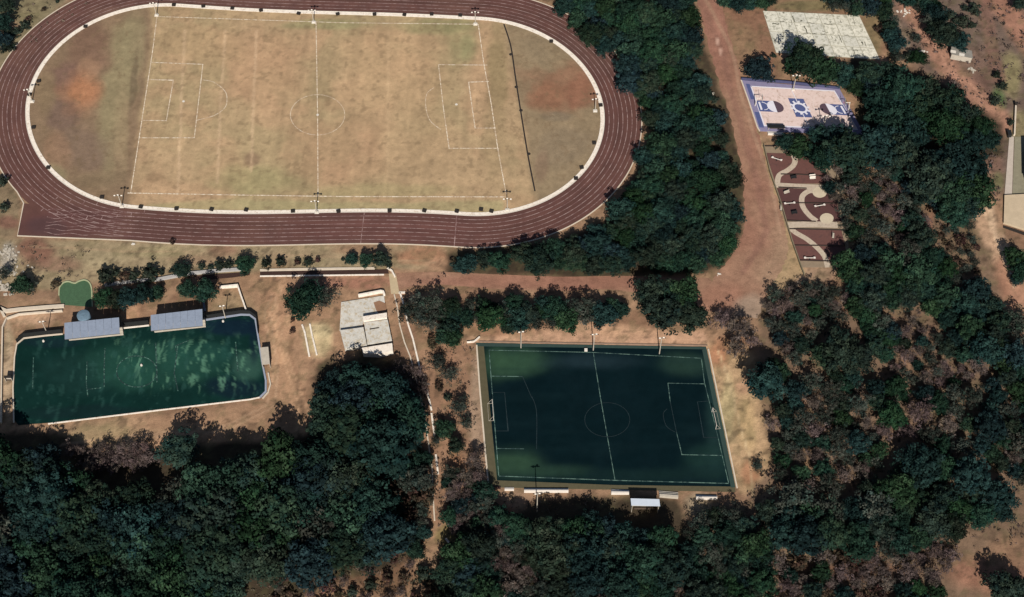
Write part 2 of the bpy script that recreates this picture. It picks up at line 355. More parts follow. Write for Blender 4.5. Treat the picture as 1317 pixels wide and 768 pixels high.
KP = [(35,144),(200,7.2),(434,19.2),(590,21),(434,273),(634,272),(775,144),(110,34),(50,96),(63,219),(707,53),(761,104),(757,214),(707,254),(263,9),(147,17),(67,68.5),(40,115),(100,245),
      (134,258.5),(175,266.5),(217,268.5),(650,27.5),(741,77.5),(774,155),(766,196),(654,271),(701,257.5),(330,13)]
rows, rhs = [], []
for p in KP:
    s, d = sproj(*Tinv(at(*p))); a = 2*math.pi*s/PER
    rows.append([1]+[f(k*a) for k in (1, 2, 3, 4) for f in (math.cos, math.sin)]); rhs.append(d)
A_ = np.array(rows); CF = np.linalg.solve(A_.T@A_+.15*np.eye(9), A_.T@np.array(rhs))
def off_at(s): a = 2*math.pi*(s % PER)/PER; return float(np.dot(CF, [1]+[f(k*a) for k in (1, 2, 3, 4) for f in (math.cos, math.sin)]))
def TK(s, off): return T(*sta(s, off+off_at(s)))
NS = 420; SS = [PER*i/NS for i in range(NS)]
def in_stadium(P, grow):
    C_ = (P[:-1, :-1]+P[1:, 1:])/2; dx = C_[..., 0]-TC[0]; dy = C_[..., 1]-TC[1]
    u = dx*cy_+dy*sy_; v = -dx*sy_+dy*cy_
    d = np.hypot(np.maximum(np.abs(u)-TL/2, 0), v)-TR_
    ang = np.vectorize(lambda a, b: off_at(sproj(a, b)[0]))(u[::1, ::1], v) if False else 0
    return d < grow
def paint_infield(X, Y):
    p = Painter(X, Y); p.fill((164,138,104))
    p.tint(22, (150,134,98), .5, .55, 51); p.tint(9, (172,136,104), .55, .4, 52)
    p.poly([(20,150),(60,40),(190,0),(195,60),(165,270),(60,250)], (124,102,80), .95, 6)
    p.splat(150,120,20,110,(136,124,92),.85,6); p.splat(172,60,16,60,(138,126,94),.7); p.splat(158,170,10,60,(148,130,98),.6); p.splat(172,110,5,45,(104,90,70),.7,6)
    p.splat(110,62,26,44,(116,88,72),.8,20); p.splat(85,100,30,22,(112,84,74),.8); p.splat(82,150,26,26,(108,86,76),.8); p.splat(110,190,36,30,(116,96,82),.7); p.splat(60,120,14,30,(126,106,80),.8)
    p.splat(112,88,17,14,(150,116,90),.8); p.splat(112,118,24,27,(160,110,76),.7); p.splat(104,125,26,36,(150,106,78),.5,0,.9); p.splat(110,118,17,18,(170,112,72),.4,0,.9); p.splat(125,230,40,14,(122,104,80),.7); p.splat(75,195,20,24,(140,108,84),.6); p.splat(70,225,16,14,(134,124,92),.7)
    p.poly([(648,20),(700,30),(770,90),(790,160),(740,240),(690,262),(668,150)], (134,116,90), .95, 6)
    p.splat(715,110,48,36,(134,94,72),.75,10,.9); p.splat(742,118,26,18,(130,84,64),.6,0,.9); p.splat(700,125,24,22,(136,94,70),.7); p.splat(720,190,40,30,(128,112,90),.7); p.splat(715,150,26,7,(112,100,84),.6); p.splat(697,215,10,20,(122,98,80),.6)
    p.splat(640,90,14,60,(136,118,84),.8); p.splat(635,170,16,60,(152,130,96),.7); p.splat(700,60,26,20,(128,112,88),.6)
    p.splat(596,50,22,34,(124,126,86),.45); p.splat(602,62,12,18,(112,120,80),.35); p.splat(560,35,60,10,(132,128,88),.7); p.splat(420,32,60,8,(138,134,94),.7); p.splat(320,230,70,20,(140,134,92),.6); p.splat(480,245,100,10,(150,140,98),.5)
    p.splat(500,100,70,60,(176,144,108),.6); p.splat(530,180,60,40,(172,144,108),.5); p.splat(340,90,50,50,(168,132,100),.5); p.splat(440,200,60,40,(170,134,102),.5); p.splat(322,205,12,10,(126,100,80),.7); p.splat(200,228,12,8,(128,104,78),.6); p.splat(260,60,60,30,(168,138,102),.5)
    for x0, x1, yb, c, s in [(238,228,250,(198,168,134),.38),(290,278,235,(198,168,134),.38),(330,322,220,(196,166,132),.38),(500,498,230,(184,156,120),.3)]:
        p.path([(x0,40),(x1,yb)], 3, c, s, .7, 2)
    p.path([(195,270),(300,262),(420,268),(640,266)], 14, (146,142,100), .55)
    us = (X-TC[0])*cy_+(Y-TC[1])*sy_; vs = -(X-TC[0])*sy_+(Y-TC[1])*cy_
    st2 = fbm(us/1.6, vs/45, 66, 4)-.5; bd = np.sin(us/2.75)*.5; msk = sst(46, 42, np.abs(us))
    p.c *= (1+msk*(st2*.34+np.tanh(bd*3)*.022))[:, None]; p.c *= (1+(fbm(us/6, vs/6, 67, 4)-.5)*.06)[:, None]
    p.mottle(10, .10, 61); p.mottle(2.5, .2, 62); p.mottle(.9, .12, 64); p.tint(1.3, (112,92,68), .66, .4, 63, .05)
    return np.clip(p.c*np.array([1.25,1.2,1.12]), .004, .8)
# infield: fan of rings inside the kerb line
nr, NJ = 110, 840
P = np.zeros((nr, NJ+1, 2))
for j in range(NJ+1):
    s = PER*(j % NJ)/NJ; e = TK(s, 0); u, v = sta(s, -TR_+.01); c = T(u, 0)
    for i in range(nr): t = 1-i/(nr-1)*.9999; q = c.lerp(e, t); P[i, j] = q
tag(grid_sheet('infield', P, .03, M_grassf, paint_infield), kind='structure')
INF = COL.objects['infield']
# track surface with eight lanes
K0, LW = .55, 1.19
def paint_track(X, Y):
    p = Painter(X, Y); p.fill((113,72,63))
    p.tint(26, (124,86,72), .5, .6, 71); p.tint(5, (100,66,60), .55, .5, 72)
    p.splat(170,18,50,12,(140,106,86),.6); p.splat(95,285,80,22,(108,66,64),.7); p.splat(60,290,26,14,(94,66,68),.6); p.splat(500,296,120,14,(122,76,68),.6); p.splat(60,130,14,80,(92,66,68),.4); p.splat(740,70,50,30,(114,82,72),.5)
    p.mottle(8, .10, 73); p.mottle(1.6, .10, 74)
    u = (X-TC[0])*cy_+(Y-TC[1])*sy_; v = -(X-TC[0])*sy_+(Y-TC[1])*cy_
    d = np.hypot(np.maximum(np.abs(u)-TL/2, 0), v)-TR_-K0
    for k in range(8):
        q = (_h(np.array([k]), np.array([3]), 5)[0]-.5)*.22
        p.c *= (1+q*(sst(k*LW-.1, k*LW+.2, d)-sst(k*LW+LW-.2, k*LW+LW+.1, d)))[:, None]
    return np.clip(p.c*.78, .004, .8)
offs = np.linspace(.3, K0+8*LW+.25, 34)
P = np.array([[TK(SS[j % NS], o) for j in range(NS+1)] for o in offs])
tag(grid_sheet('running_track', P, .055, M_track, paint_track), kind='structure')
TRK = COL.objects['running_track']; OUT = K0+8*LW
# the start chute that runs on to the west
a0 = Vector(at(22.5, 303.5).to_2d()); a1 = Vector(at(30.5, 261.5).to_2d())
b0 = TK(PER-TL/2-2, OUT); b1 = TK(PER-TL/2-math.pi*TR_*.30, OUT)
u0, u1 = np.linspace(0, 1, 30)[:, None, None], np.linspace(0, 1, 70)[None, :, None]
bn = TK(PER-TL/2+.5, OUT-.05); bm = TK(PER-TL/2-4, OUT-6)
P = (np.array(a1)*(1-u1)+np.array(bm)*u1)*(1-u0)+(np.array(a0)*(1-u1)+np.array(bn)*u1)*u0
grid_sheet('start_chute', P, .045, M_track, paint_track, TRK)
for k in range(8):
    o = K0+LW*(k+1)
    if k < 7:
        m = MB(); m.ribbon([TK(s, o) for s in SS], .15, .068, closed=True); m.build('lane_line', M_lane, TRK)
# straight lines carried into the chute
for k in range(7):
    t = (k+1)/8; q = a1.lerp(a0, t*.95+.05); e = TK(PER-TL/2+2, K0+LW*(k+1)+.08)
    pts = [q.lerp(e, .22+.78*i/24)+Vector((0, .35*math.sin(i*.9+k*1.3)*(1-i/24))) for i in range(25)]
    m = MB(); m.ribbon(pts, .14, .075); m.build('lane_line', M_lane, TRK)
m = MB()
for k in range(8):    # staggered start marks
    for j in range(2): 
        s = PER-TL/2+3-k*3.1-j*12; m.ribbon([TK(s, K0+LW*k+.1), TK(s, K0+LW*(k+1)-.1)], .16, .081)
m.build('start_mark', M_lane, TRK)
sf, _ = sproj(*Tinv(at(586, 295)))
m = MB(); m.ribbon([TK(sf, K0), TK(sf, OUT)], .22, .081); m.build('finish_line', M_lane, TRK)
sf, _ = sproj(*Tinv(at(466, 295)))
m = MB(); m.ribbon([TK(sf, K0), TK(sf, OUT)], .14, .081); m.build('finish_line', M_lane, TRK)
# outer edging
pe = [a for a in [TK(PER*i/NS, OUT+.15) for i in range(NS+1)]]
i1 = int((PER-TL/2-math.pi*TR_*.235)/PER*NS); 
eg = MB(); eg.ribbon([TK(s, OUT+.12) for s in SS[:i1]], .28, 0, .11); eg.build('outer_edging', M_stone, TRK)
pc = TK(SS[i1-1], OUT+.12)
m = MB(); m.ribbon([pc, a1, a0, TK(PER-TL/2+1, OUT+.12)]+[TK(PER-TL/2+1+i*6, OUT+.12) for i in range(1, int((TL/2)/6)+1)]+[TK(PER-.01, OUT+.12)], .28, 0, .11); m.build('outer_edging', M_stone, TRK)
# kerb between infield and track: separate cast lengths
KB = MB(); KB.ribbon([TK(s, .02) for s in SS], 1.05, 0, .115, closed=True); kb = KB.build('inner_kerb', M_kerb, TRK)
m = MB(); m.ribbon([TK(s, .52) for s in SS], .14, 0, .17, closed=True); m.build('kerb_rail', M_white, TRK)
ORD = ['westmost ']+[w_+' ' for w_ in 'second third fourth fifth sixth seventh eighth ninth tenth eleventh twelfth thirteenth fourteenth fifteenth sixteenth seventeenth eighteenth nineteenth twentieth twenty-first twenty-second twenty-third twenty-fourth twenty-fifth twenty-sixth twenty-seventh twenty-eighth twenty-ninth thirtieth'.split()]
# dark drain boxes on the kerb
DB = [('A',670,22),('A',783,27),('A',895,35),('A',1005,43),('A',1150,55),('A',1300,57),('A',330,105),('A',150,315),('A',115,367),('A',130,493),('A',187,648),('A',393,762),('B',125,58),('B',240,60),('B',345,58),('B',455,62),
      ('B',805,162),('B',995,408),('B',970,553),('B',922,648),('B',900,690),('D',543,33),('D',680,40),('D',815,43),('D',948,45),('D',1128,50),('D',1303,50),('E',183,48),('E',317,48),('E',442,50),('E',535,43),('E',575,50)]
def Q(z, x, y): return (ZO[z][0]+x/2.993, ZO[z][1]+y/2.993)
side = lambda p: ('north straight' if p[1] < 40 and 190 < p[0] < 620 else 'south straight' if p[1] > 262 else 'west bend' if p[0] < 300 else 'east bend')
dm = MB(); dm.box((0,0,.17), (.95,.75,.34)); dm.box((0,0,.36), (1.05,.85,.06)); dme = dm.mesh('drain_box', M_drain)
SD = {}
for d in sorted(DB, key=lambda d: Q(*d)[0]):
    p = Q(*d); c = at(*p); o = put(bpy.data.objects.new('drain_box', dme)); o.location = (c.x, c.y, .1)
    o.rotation_euler.z = R_.uniform(-.3, .3)
    i = SD[side(p)] = SD.get(side(p), 0)+1
    tag(o, f'{ORD[i-1]}dark drain box from the west on the white kerb, {side(p)}', 'drain', f'dark drain boxes on the kerb, {side(p)}')
# ------------------------------------------------------------------ football pitch markings on the infield
FP = tag(empty('football_pitch_marking', at(408, 148)), 'white chalk football pitch lines marked on the dry infield grass', 'pitch marking')
def line(pts, wd, z=.055, m=M_line, name='line', parent=None, curve=False, lift=0):
    par = parent or FP; q = W2(pts)
    if curve: q = spl(q, 8)
    else:
        o = [q[0]]
        for a, b in zip(q[:-1], q[1:]):
            k = max(1, int((b-a).length/4)); o += [a.lerp(b, (i+1)/k) for i in range(k)]
        q = o
    c = par.matrix_basis.translation; mb = MB(); mb.ribbon([(a.x-c.x, a.y-c.y) for a in q], wd, z+lift-c.z); return mb.build(name, m, par)
line([(202,21),(196,68),(184,145),(168,249)], .22, name='goal_line'); line([(615,31),(622,80),(632,135),(640,190),(651,250)], .22, name='goal_line')
line([(202,21.5),(440,29.5),(615,31.5)], .2, name='touch_line', lift=.004); line([(164,248.5),(300,251),(440,253),(650,253.5)], .26, name='touch_line', lift=.004)
line([(406.5,29),(408.5,148),(409,253)], .2, name='halfway_line', lift=.008)
def ell(cx, cy, rx, ry, a0=0, a1=360, n=32): return [(cx+rx*math.cos(math.radians(a0+(a1-a0)*i/n)), cy+ry*math.sin(math.radians(a0+(a1-a0)*i/n))) for i in range(n+1)]
line(ell(408.5,148,35,26), .13, name='centre_circle', lift=.012)
line([(195,80.5),(261,83),(250,177.5),(178.5,177.5)], .2, name='penalty_area_line', lift=.012); line([(190.5,102.5),(223,103.5),(214,155.5),(182,155)], .22, name='goal_area_line', lift=.012)
line([(260.7,103),(275,106),(289,117),(292,128),(289,139),(275,149),(253,155)], .16, name='penalty_arc', curve=True, lift=.016)
line([(627,84),(564,83.5),(570,137),(577.6,191),(641.5,191)], .2, name='penalty_area_line', lift=.012); line([(629,105),(602.7,106),(611,165),(638,165)], .22, name='goal_area_line', lift=.012)
line([(558,113),(549,121),(547.6,137),(553,155),(567,167)], .16, name='penalty_arc', curve=True, lift=.016)
for p in ((236,130.6),(587,134.6),(408.5,148)): c = at(*p)-at(408,148); MB().tube((c.x, c.y, .06), (c.x, c.y, .085), .35, n=10).build('spot', M_white, FP)
# thin dark channel across the east end
t = empty('dark_streak', at(665, 140)); tag(t, 'thin dark channel crossing the infield beside the east goal line', 'drain')
q = spl(W2([(648,31),(657,60),(663,100),(670,145),(679,200),(688,246)]), 8); c = t.location; mb = MB(); mb.ribbon([(a.x-c.x, a.y-c.y) for a in q], .38, .05); mb.build('streak', M_drain, t)
dk = MB(); dk.tube((0,0,.03), (0,0,.1), .5, .4, n=8); dke = dk.mesh('dark_node', M_drain)
for p in ((657,70),(664,112),(670,142),(680,198)):
    o = put(bpy.data.objects.new('dark_node', dke), t); o.location = at(*p)-c
# ================================================================== TURF PITCHES
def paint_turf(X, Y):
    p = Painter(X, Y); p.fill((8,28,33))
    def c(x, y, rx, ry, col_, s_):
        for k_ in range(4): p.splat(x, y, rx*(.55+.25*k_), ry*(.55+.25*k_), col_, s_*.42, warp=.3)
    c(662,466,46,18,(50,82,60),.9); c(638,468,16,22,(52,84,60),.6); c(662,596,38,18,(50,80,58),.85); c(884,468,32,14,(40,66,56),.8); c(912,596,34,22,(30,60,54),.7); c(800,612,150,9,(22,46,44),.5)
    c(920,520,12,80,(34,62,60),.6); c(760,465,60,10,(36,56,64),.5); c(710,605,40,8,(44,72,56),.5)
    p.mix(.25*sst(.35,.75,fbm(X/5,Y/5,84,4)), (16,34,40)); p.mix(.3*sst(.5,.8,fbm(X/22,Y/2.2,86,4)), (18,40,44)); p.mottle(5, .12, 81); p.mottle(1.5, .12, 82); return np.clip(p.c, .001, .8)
t = tag(empty('artificial_turf_pitch', at(783,535)), kind='structure'); t['kind'] = 'structure'
c4 = [(612,441),(908,446),(945,627),(628,625)]
def local_grid(par, P, z, m, paint, name):
    o = grid_sheet(name, P, z, m, paint); o.parent = par; o.matrix_parent_inverse = Matrix.Translation(-par.location); return o
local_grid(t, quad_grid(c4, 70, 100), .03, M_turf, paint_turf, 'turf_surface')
M_olive = mat('olive_turf', alb(88,80,52), amp=.2, scale=1); M_blueband = mat('dark_green_band', alb(40,66,60), amp=.15, scale=1)
def poly_sheet(name, pts, z0, z1, m, par=None):
    c = par.location if par else Vector((0,0,0)); q = [(a.x-c.x, a.y-c.y) for a in W2(pts)]
    return MB().prism(q, z0, z1).build(name, m, par)
poly_sheet('side_border', [(612,441),(622,443),(640,625),(629,626)], .032, .05, M_olive, t)
poly_sheet('side_border', [(640,618),(790,624),(945,626),(946,633),(790,630),(629,627)], .02, .046, M_olive, t)
poly_sheet('side_border', [(612,441),(908,446),(908.5,449.5),(614,445.5)], .032, .054, M_blueband, t)
poly_sheet('side_border', [(903,450),(909,449),(946,627),(940,627)], .032, .058, M_blueband, t)
LT = dict(parent=t, z=.06, m=M_tline)
line([(629,450.5),(763,453.5),(902,461)], .16, name='touch_line', **LT); line([(902,461),(906,492),(918,540),(937,621)], .16, name='goal_line', **LT)
line([(629,450.5),(635,530),(641.5,612.5)], .17, name='goal_line', **LT); line([(641.5,612.5),(790,618),(937,622)], .2, name='touch_line', **LT)
line([(763,453.5),(772,510),(790.8,617)], .15, name='halfway_line', lift=.004, **LT)
line([(630.5,484),(672,484.5)], .17, name='penalty_area_line', lift=.008, **LT); line([(638,577),(674,577.5)], .17, name='penalty_area_line', lift=.008, **LT)
F2 = dict(parent=t, z=.06, m=M_fline)
line([(672,484.5),(684,512)], .13, name='penalty_area_line', lift=.008, **F2); line([(684,510),(690,530),(690,578)], .13, name='penalty_area_line', curve=True, lift=.012, **F2)
line([(632,505),(649,505),(653.5,554.5),(637,554.5)], .14, name='goal_area_line', lift=.008, **F2)
line([(906,494),(859,493),(862,517)], .16, name='penalty_area_line', lift=.008, **LT); line([(862,517),(870,556)], .13, name='penalty_area_line', lift=.008, **F2); line([(870,556),(877,585),(928,586)], .16, name='penalty_area_line', lift=.008, **LT)
line([(912,516),(897,517),(905,563),(922,563)], .13, name='goal_area_line', lift=.012, **F2)
line(ell(781,540,29,22,0,360), .11, name='centre_circle', lift=.012, **F2)
line([(858,526),(853,533),(857,548),(868,556)], .12, name='penalty_arc', curve=True, lift=.014, **F2)
def wall(name, pts, wd, z0, z1, m, par=None, curve=False, label=None, cat=None, group=None, pix=True, kind=None):
    q = W2(pts) if pix else [Vector(p) for p in pts]
    if curve: q = spl(q, 7)
    c = Vector((q[0].x, q[0].y, 0)) if par is None else par.location
    mb = MB(); mb.ribbon([(a.x-c.x, a.y-c.y) for a in q], wd, z0, z1); o = mb.build(name, m, par)
    if par is None: o.location = c
    return tag(o, label, cat, group, kind)
wall('kerb_wall', [(617,434),(610,440),(600.5,441)], .25, 0, .5, M_kerb, label='low white wall stub turning the north west corner of the dark turf pitch', cat='low wall')
wall('kerb_wall', [(613,444),(617,500),(624,580),(628,622)], .35, 0, .14, M_stone, label='pale kerb running down the west side of the dark turf pitch', cat='kerb')
wall('kerb_wall', [(628,622),(634,627.5),(644,628)], .5, 0, .35, M_brown, label='dark low corner kerb at the south west corner of the turf pitch', cat='kerb')
wall('kerb_wall', [(911,449),(948,628)], .3, 0, .14, M_stone, label='pale kerb along the east side of the dark turf pitch', cat='kerb')
wall('kerb_wall', [(616,439.5),(910,444.5)], .3, 0, .16, mat('dusty_kerb', alb(150,120,98), amp=.2), label='dusty kerb along the north side of the dark turf pitch', cat='kerb')
# goals of the turf pitch (thin frames) --------------------------------------------------
def goal(px, py, along, width, label, h=2.0, depth=1.1, sgn=1):
    c = at(px, py); e = empty('football_goal', c, math.atan2(along.y, along.x)); tag(e, label, 'goal')
    for s in (-1, 1): MB().tube((s*width/2, 0, 0), (s*width/2, 0, h), .06).build('post', M_white, e)
    MB().tube((-width/2, 0, h), (width/2, 0, h), .06).build('crossbar', M_white, e)
    b = MB()
    for s in (-1, 1): b.tube((s*width/2, 0, h), (s*width/2, sgn*depth, .05), .035, n=4); b.tube((s*width/2, 0, .05), (s*width/2, sgn*depth, .05), .035, n=4)
    b.tube((-width/2, sgn*depth, .05), (width/2, sgn*depth, .05), .035, n=4); b.build('back_frame', M_conc, e)
dv2 = (at(937,621)-at(902,461)).normalized(); goal(918,541,dv2,4.5,'small white goal frame at the east end of the dark turf pitch',sgn=1)
dv3 = (at(641,612)-at(629,451)).normalized(); goal(634,530,dv3,4.5,'small white goal frame at the west end of the dark turf pitch',sgn=-1)
# ------------------------------------------------------------------ training pitch (west)
TPTS = [(19,460),(22,443),(31,435.5),(60,432),(82,430),(155,423),(192,419),(260,412.5),(310,405.5),(321,406),(328,412),(331,430),(336,465),(341,490),(341,503),(334,510),(322,512.5),(200,527),(62,544),(24,547),(18,540),(17,500)]
def paint_tp(X, Y):
    p = Painter(X, Y); p.fill((12,46,42))
    p.splat(100,480,60,30,(24,56,52),.6); p.splat(200,470,90,34,(30,74,62),.8); p.splat(180,478,26,22,(34,86,72),.4); p.splat(320,470,22,20,(56,98,84),.6); p.splat(275,455,30,14,(32,80,70),.5); p.splat(235,455,20,20,(32,82,70),.4)
    p.splat(300,420,40,12,(16,34,52),.8); p.splat(60,440,50,8,(20,42,50),.7); p.splat(300,500,50,14,(16,34,46),.8); p.splat(120,530,90,10,(18,40,42),.7); p.splat(328,430,8,40,(18,32,52),.6)
    n = fbm(X/.7, Y/2.6, 91, 5); reg = sst(130, 170, p.px)*sst(345, 325, p.px)*sst(425, 445, p.py)*sst(512, 492, p.py)
    p.mix(.6*reg*sst(.57, .72, n)*sst(.42,.6,fbm(X/7,Y/7,98,3)), (92,146,116)); p.mix(.35*sst(.60, .72, fbm(X/1.0, Y/3, 95, 4)), (44,88,80))
    p.mottle(6, .2, 92); p.mottle(1.4, .2, 93); return np.clip(p.c, .0015, .8)
tp = tag(empty('training_pitch', at(178,475)), kind='structure')
q = W2(TPTS); ring = q; cen = at(178, 472).to_2d(); nn = 64; ring2 = []
for a, b in zip(ring, ring[1:]+ring[:1]):
    k = max(1, int((b-a).length/.5)); ring2 += [a.lerp(b, i/k) for i in range(k)]
ring2.append(ring2[0])
# scan between upper and lower edge so that cells stay even
P = np.array([[np.array(Vector((cen.x+(e.x-cen.x)*t_, cen.y+(e.y-cen.y)*t_))) for e in ring2] for t_ in np.linspace(1, .001, nn)])
local_grid(tp, P, .03, M_turf, paint_tp, 'turf_surface')
F3 = dict(parent=tp, z=.045, m=mat('worn_turf_line', alb(80,128,110), amp=.25, scale=.8, wear=alb(12,46,46), wthr=.46))
line([(135,448),(134,472),(134,498)], .25, name='faded_line', **F3); line([(200,441),(201,460),(202,492)], .25, name='faded_line', **F3); line([(112,465),(111,492),(113,510)], .22, name='faded_line', **F3)
line([(229,443),(224,480),(229,503)], .25, name='faded_line', **F3); line([(43,460),(42,500)], .2, name='faded_line', **F3); line([(112,501),(130,499)], .2, name='faded_line', lift=.004, **F3)
line(ell(176,478,26,20), .25, name='faded_circle', lift=.008, **F3); line([(303,440),(306,478)], .25, name='faded_line', **F3); line([(243,438),(226,445),(226,452)], .2, name='faded_line', lift=.004, **F3)
# its kerb, netting wall and path
wall('pitch_kerb', [(18,544),(17,500),(19,460),(22,443),(31,435.5),(60,432),(81,430)], .3, 0, .3, M_stone, label='pale rounded kerb at the north west corner of the green training pitch', cat='kerb', curve=False)
wall('pitch_kerb', [(155,423),(192,419)], .3, 0, .3, M_kerb, label='white kerb between the two grey roofed stands', cat='kerb')
wall('pitch_kerb', [(261,412.5),(310,405.2),(321,405.5),(328.5,411),(331.5,430),(337,465),(342,490),(342,504),(334.5,511.5)], .4, 0, .3, mat('bluish_kerb', alb(150,158,176), amp=.15), label='pale blue-grey kerb round the east end of the green training pitch', cat='kerb')
wall('pitch_kerb', [(334,511.5),(322,514),(200,528.5),(62,545.5)], .28, 0, .2, M_kerb, label='thin white kerb along the south side of the green training pitch', cat='kerb')
wall('boundary_wall', [(2,545),(3,470),(4,422),(9,411),(25,405.5),(60,402.5),(81,401)], .32, 0, .7, M_stone, label='low pale boundary wall bending round the west end of the training pitch', cat='wall')
wall('boundary_wall', [(-12,392),(8,401),(24,399),(60,396),(83,394.5)], .9, 0, .5, M_stone, label='wide pale wall top beside the west path, below the dark hedge shade', cat='wall')
wall('boundary_wall', [(0,396),(6,408)], .6, 0, .5, M_stone, label='short pale wall link at the far west edge of the picture', cat='wall')
wall('boundary_wall', [(345,480),(348,495),(345,505),(338,513)], .3, 0, .3, M_stone, label='short curved pale kerb outside the south east corner of the training pitch', cat='kerb')
M_fence = mat('dark_net', alb(24,26,26), amp=.2)
wall('mesh_fence', [(22,441),(31,433.5),(60,430),(81,428)], .12, 0, 1.5, M_fence, label='dark mesh fence behind the north west kerb of the training pitch', cat='fence')
wall('mesh_fence', [(155,421),(192,417)], .12, 0, 1.7, M_fence, label='dark mesh fence in the gap between the two stands', cat='fence')
wall('mesh_fence', [(262,410.5),(310,403.5),(322,404),(330,410),(332.5,430)], .12, 0, 1.5, M_fence, label='dark mesh fence round the north east corner of the training pitch', cat='fence')
# enclosure of thin walls north east
wall('boundary_wall', [(283,371),(306,369),(309,378),(317,401)], .35, 0, .9, M_kerb, label='low white wall enclosing the bare yard behind the east stand', cat='wall')
wall('boundary_wall', [(262,387),(264,402)], .5, 0, .8, mat('bluish_wall', alb(120,124,140)), label='short grey wall at the east end of the second stand', cat='wall')
# stands with grey roofs --------------------------------------------------
def stand(pts, h, label, n):
    "pts: roof corners TL TR BR BL as pixels at height h"
    tl, tr, br, bl = [at(*p, h) for p in pts]; c = (tl+tr+br+bl)/4; c.z = 0; e = tag(empty('roofed_stand', c), label, 'stand')
    for i in range(n):
        a, b = i/n, (i+1)/n; g = .003
        q = [tl.lerp(tr, a+g/2)-c, tl.lerp(tr, b-g/2)-c, bl.lerp(br, b-g/2)-c, bl.lerp(br, a+g/2)-c]
        hz = [h+.25, h+.25, h-.1, h-.1]; mb = MB(); vs = [(p.x, p.y, z) for p, z in zip(q, hz)]+[(p.x, p.y, z-.07) for p, z in zip(q, hz)]
        mb.add(vs, [(3,2,1,0),(4,5,6,7),(0,1,5,4),(1,2,6,5),(2,3,7,6),(3,0,4,7)]); mb.build('roof_panel', M_roof, e)
    bm = MB()
    for p, q_ in ((tl, tr), (bl, br)): a, b = p-c, q_-c; bm.tube((a.x, a.y, h-.25), (b.x, b.y, h-.25), .1, n=4)
    bm.build('roof_beam', M_dark, e)
    for i in range(5):
        p = tl.lerp(tr, .02+.24*i)-c; MB().tube((p.x, p.y, 0), (p.x, p.y, h), .12).build('post', M_dark, e)
    for k in range(3):
        a0_, a1_ = tl.lerp(bl, .05+.13*k), tr.lerp(br, .05+.13*k); b0_, b1_ = tl.lerp(bl, .18+.13*k), tr.lerp(br, .18+.13*k)
        MB().prism([((p-c).x, (p-c).y) for p in (a0_, a1_, b1_, b0_)], 0, 1.35-.42*k).build('seat_tier', M_conc, e)
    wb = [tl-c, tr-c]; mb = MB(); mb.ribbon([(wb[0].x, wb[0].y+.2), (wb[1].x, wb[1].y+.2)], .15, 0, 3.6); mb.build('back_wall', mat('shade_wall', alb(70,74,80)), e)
    return e
stand([(83,416),(153.4,409),(154,428.4),(83,436)], 4.7, 'western of two stands with a plain grey sheet roof beside the training pitch', 7)
stand([(194,406),(260.5,398.2),(260.7,418.6),(194,425)], 4.7, 'eastern of two stands with a plain grey sheet roof, nearer the yard', 7)
# round water tank behind the western stand, roof shadow painted into its blue-grey
c = at(107, 405, 5.2); e = tag(empty('water_tank', (c.x, c.y, 0)), 'round pale water tank standing behind the western stand roof', 'water tank')
MB().tube((0,0,2.4), (0,0,5.2), 1.5, n=24).build('tank_body', mat('tank_shade_tint', alb(96,122,140)), e, True); MB().tube((0,0,5.2), (0,0,5.4), 1.45, .5, n=24).build('tank_lid', mat('tank_shade_tint'), e)
for k in range(4): a = k*math.pi/2+.4; MB().tube((math.cos(a)*1.2, math.sin(a)*1.2, 0), (math.cos(a)*1.2, math.sin(a)*1.2, 2.45), .1).build('leg', M_dark, e)
# lawn in its lobed kerb
LP = [(79,392),(76,380),(77,370),(82,364),(88,362.5),(93,364),(97,364.5),(102,362),(109,360.5),(115,364),(118,372),(118.5,385),(119,395)]
poly_sheet('lawn', [(p.x, p.y) for p in LP] if False else LP, .005, .06, mat('lawn_grass', alb(62,98,64), amp=.25, scale=1.2, bump=.3)).__setitem__('kind', 'structure')
wall('lawn_kerb', LP[1:], .3, 0, .25, mat('mossy_kerb', alb(172,176,132), amp=.2), curve=True, label='lobed pale kerb round the small green lawn', cat='kerb')
# dugouts ---------------------------------------------------------------
def shelter(name, pts, h, label, mroof, cat='dugout', h0=0):
    tl, tr, br, bl = [at(*p, h) for p in pts]; c = (tl+tr+br+bl)/4; c.z = 0; e = tag(empty(name, c), label, cat)
    q = [((p-c).x, (p-c).y) for p in (tl, tr, br, bl)]; MB().prism(q, h-.12, h).build('roof', mroof, e)
    s = [(x*.92, y*.92) for x, y in q]
    for a, b, nm in ((0,1,'back_wall'),(0,3,'side_wall'),(1,2,'side_wall')): mb = MB(); mb.ribbon([s[a], s[b]], .1, 0, h-.14); mb.build(nm, M_conc, e)
    mb = MB(); mb.box((0, 0, .45), (abs(q[1][0]-q[0][0])*.7, .4, .08)); mb.build('bench', M_wood, e); return e
shelter('dugout', [(334.5,447),(345,446),(347,468),(337,469)], 2.2, 'narrow grey roofed dugout at the east end of the training pitch', M_conc)
shelter('dugout', [(5,483),(14,483),(14,486),(5,486)], 2.0, 'tiny dark roofed dugout at the west end of the training pitch', M_drain)
shelter('spectator_shelter', [(811,641),(848,642),(849,651),(812,650)], 3.6, 'white roofed shelter behind the south side of the dark turf pitch', M_roofw, 'shelter')
def terrace(name, pts, label, steps=3, h=.9, m=M_conc, cat='bench'):
    tl, tr, br, bl = [at(*p) for p in pts]; c = (tl+tr+br+bl)/4; e = tag(empty(name, c), label, cat)
    for k in range(steps):
        f0, f1 = k/steps, (k+1)/steps; q = [tl.lerp(bl, f0), tr.lerp(br, f0), tr.lerp(br, f1), tl.lerp(bl, f1)]
        MB().prism([((p-c).x, (p-c).y) for p in q], 0, h*(k+1)/steps).build('step', m, e)
    return e
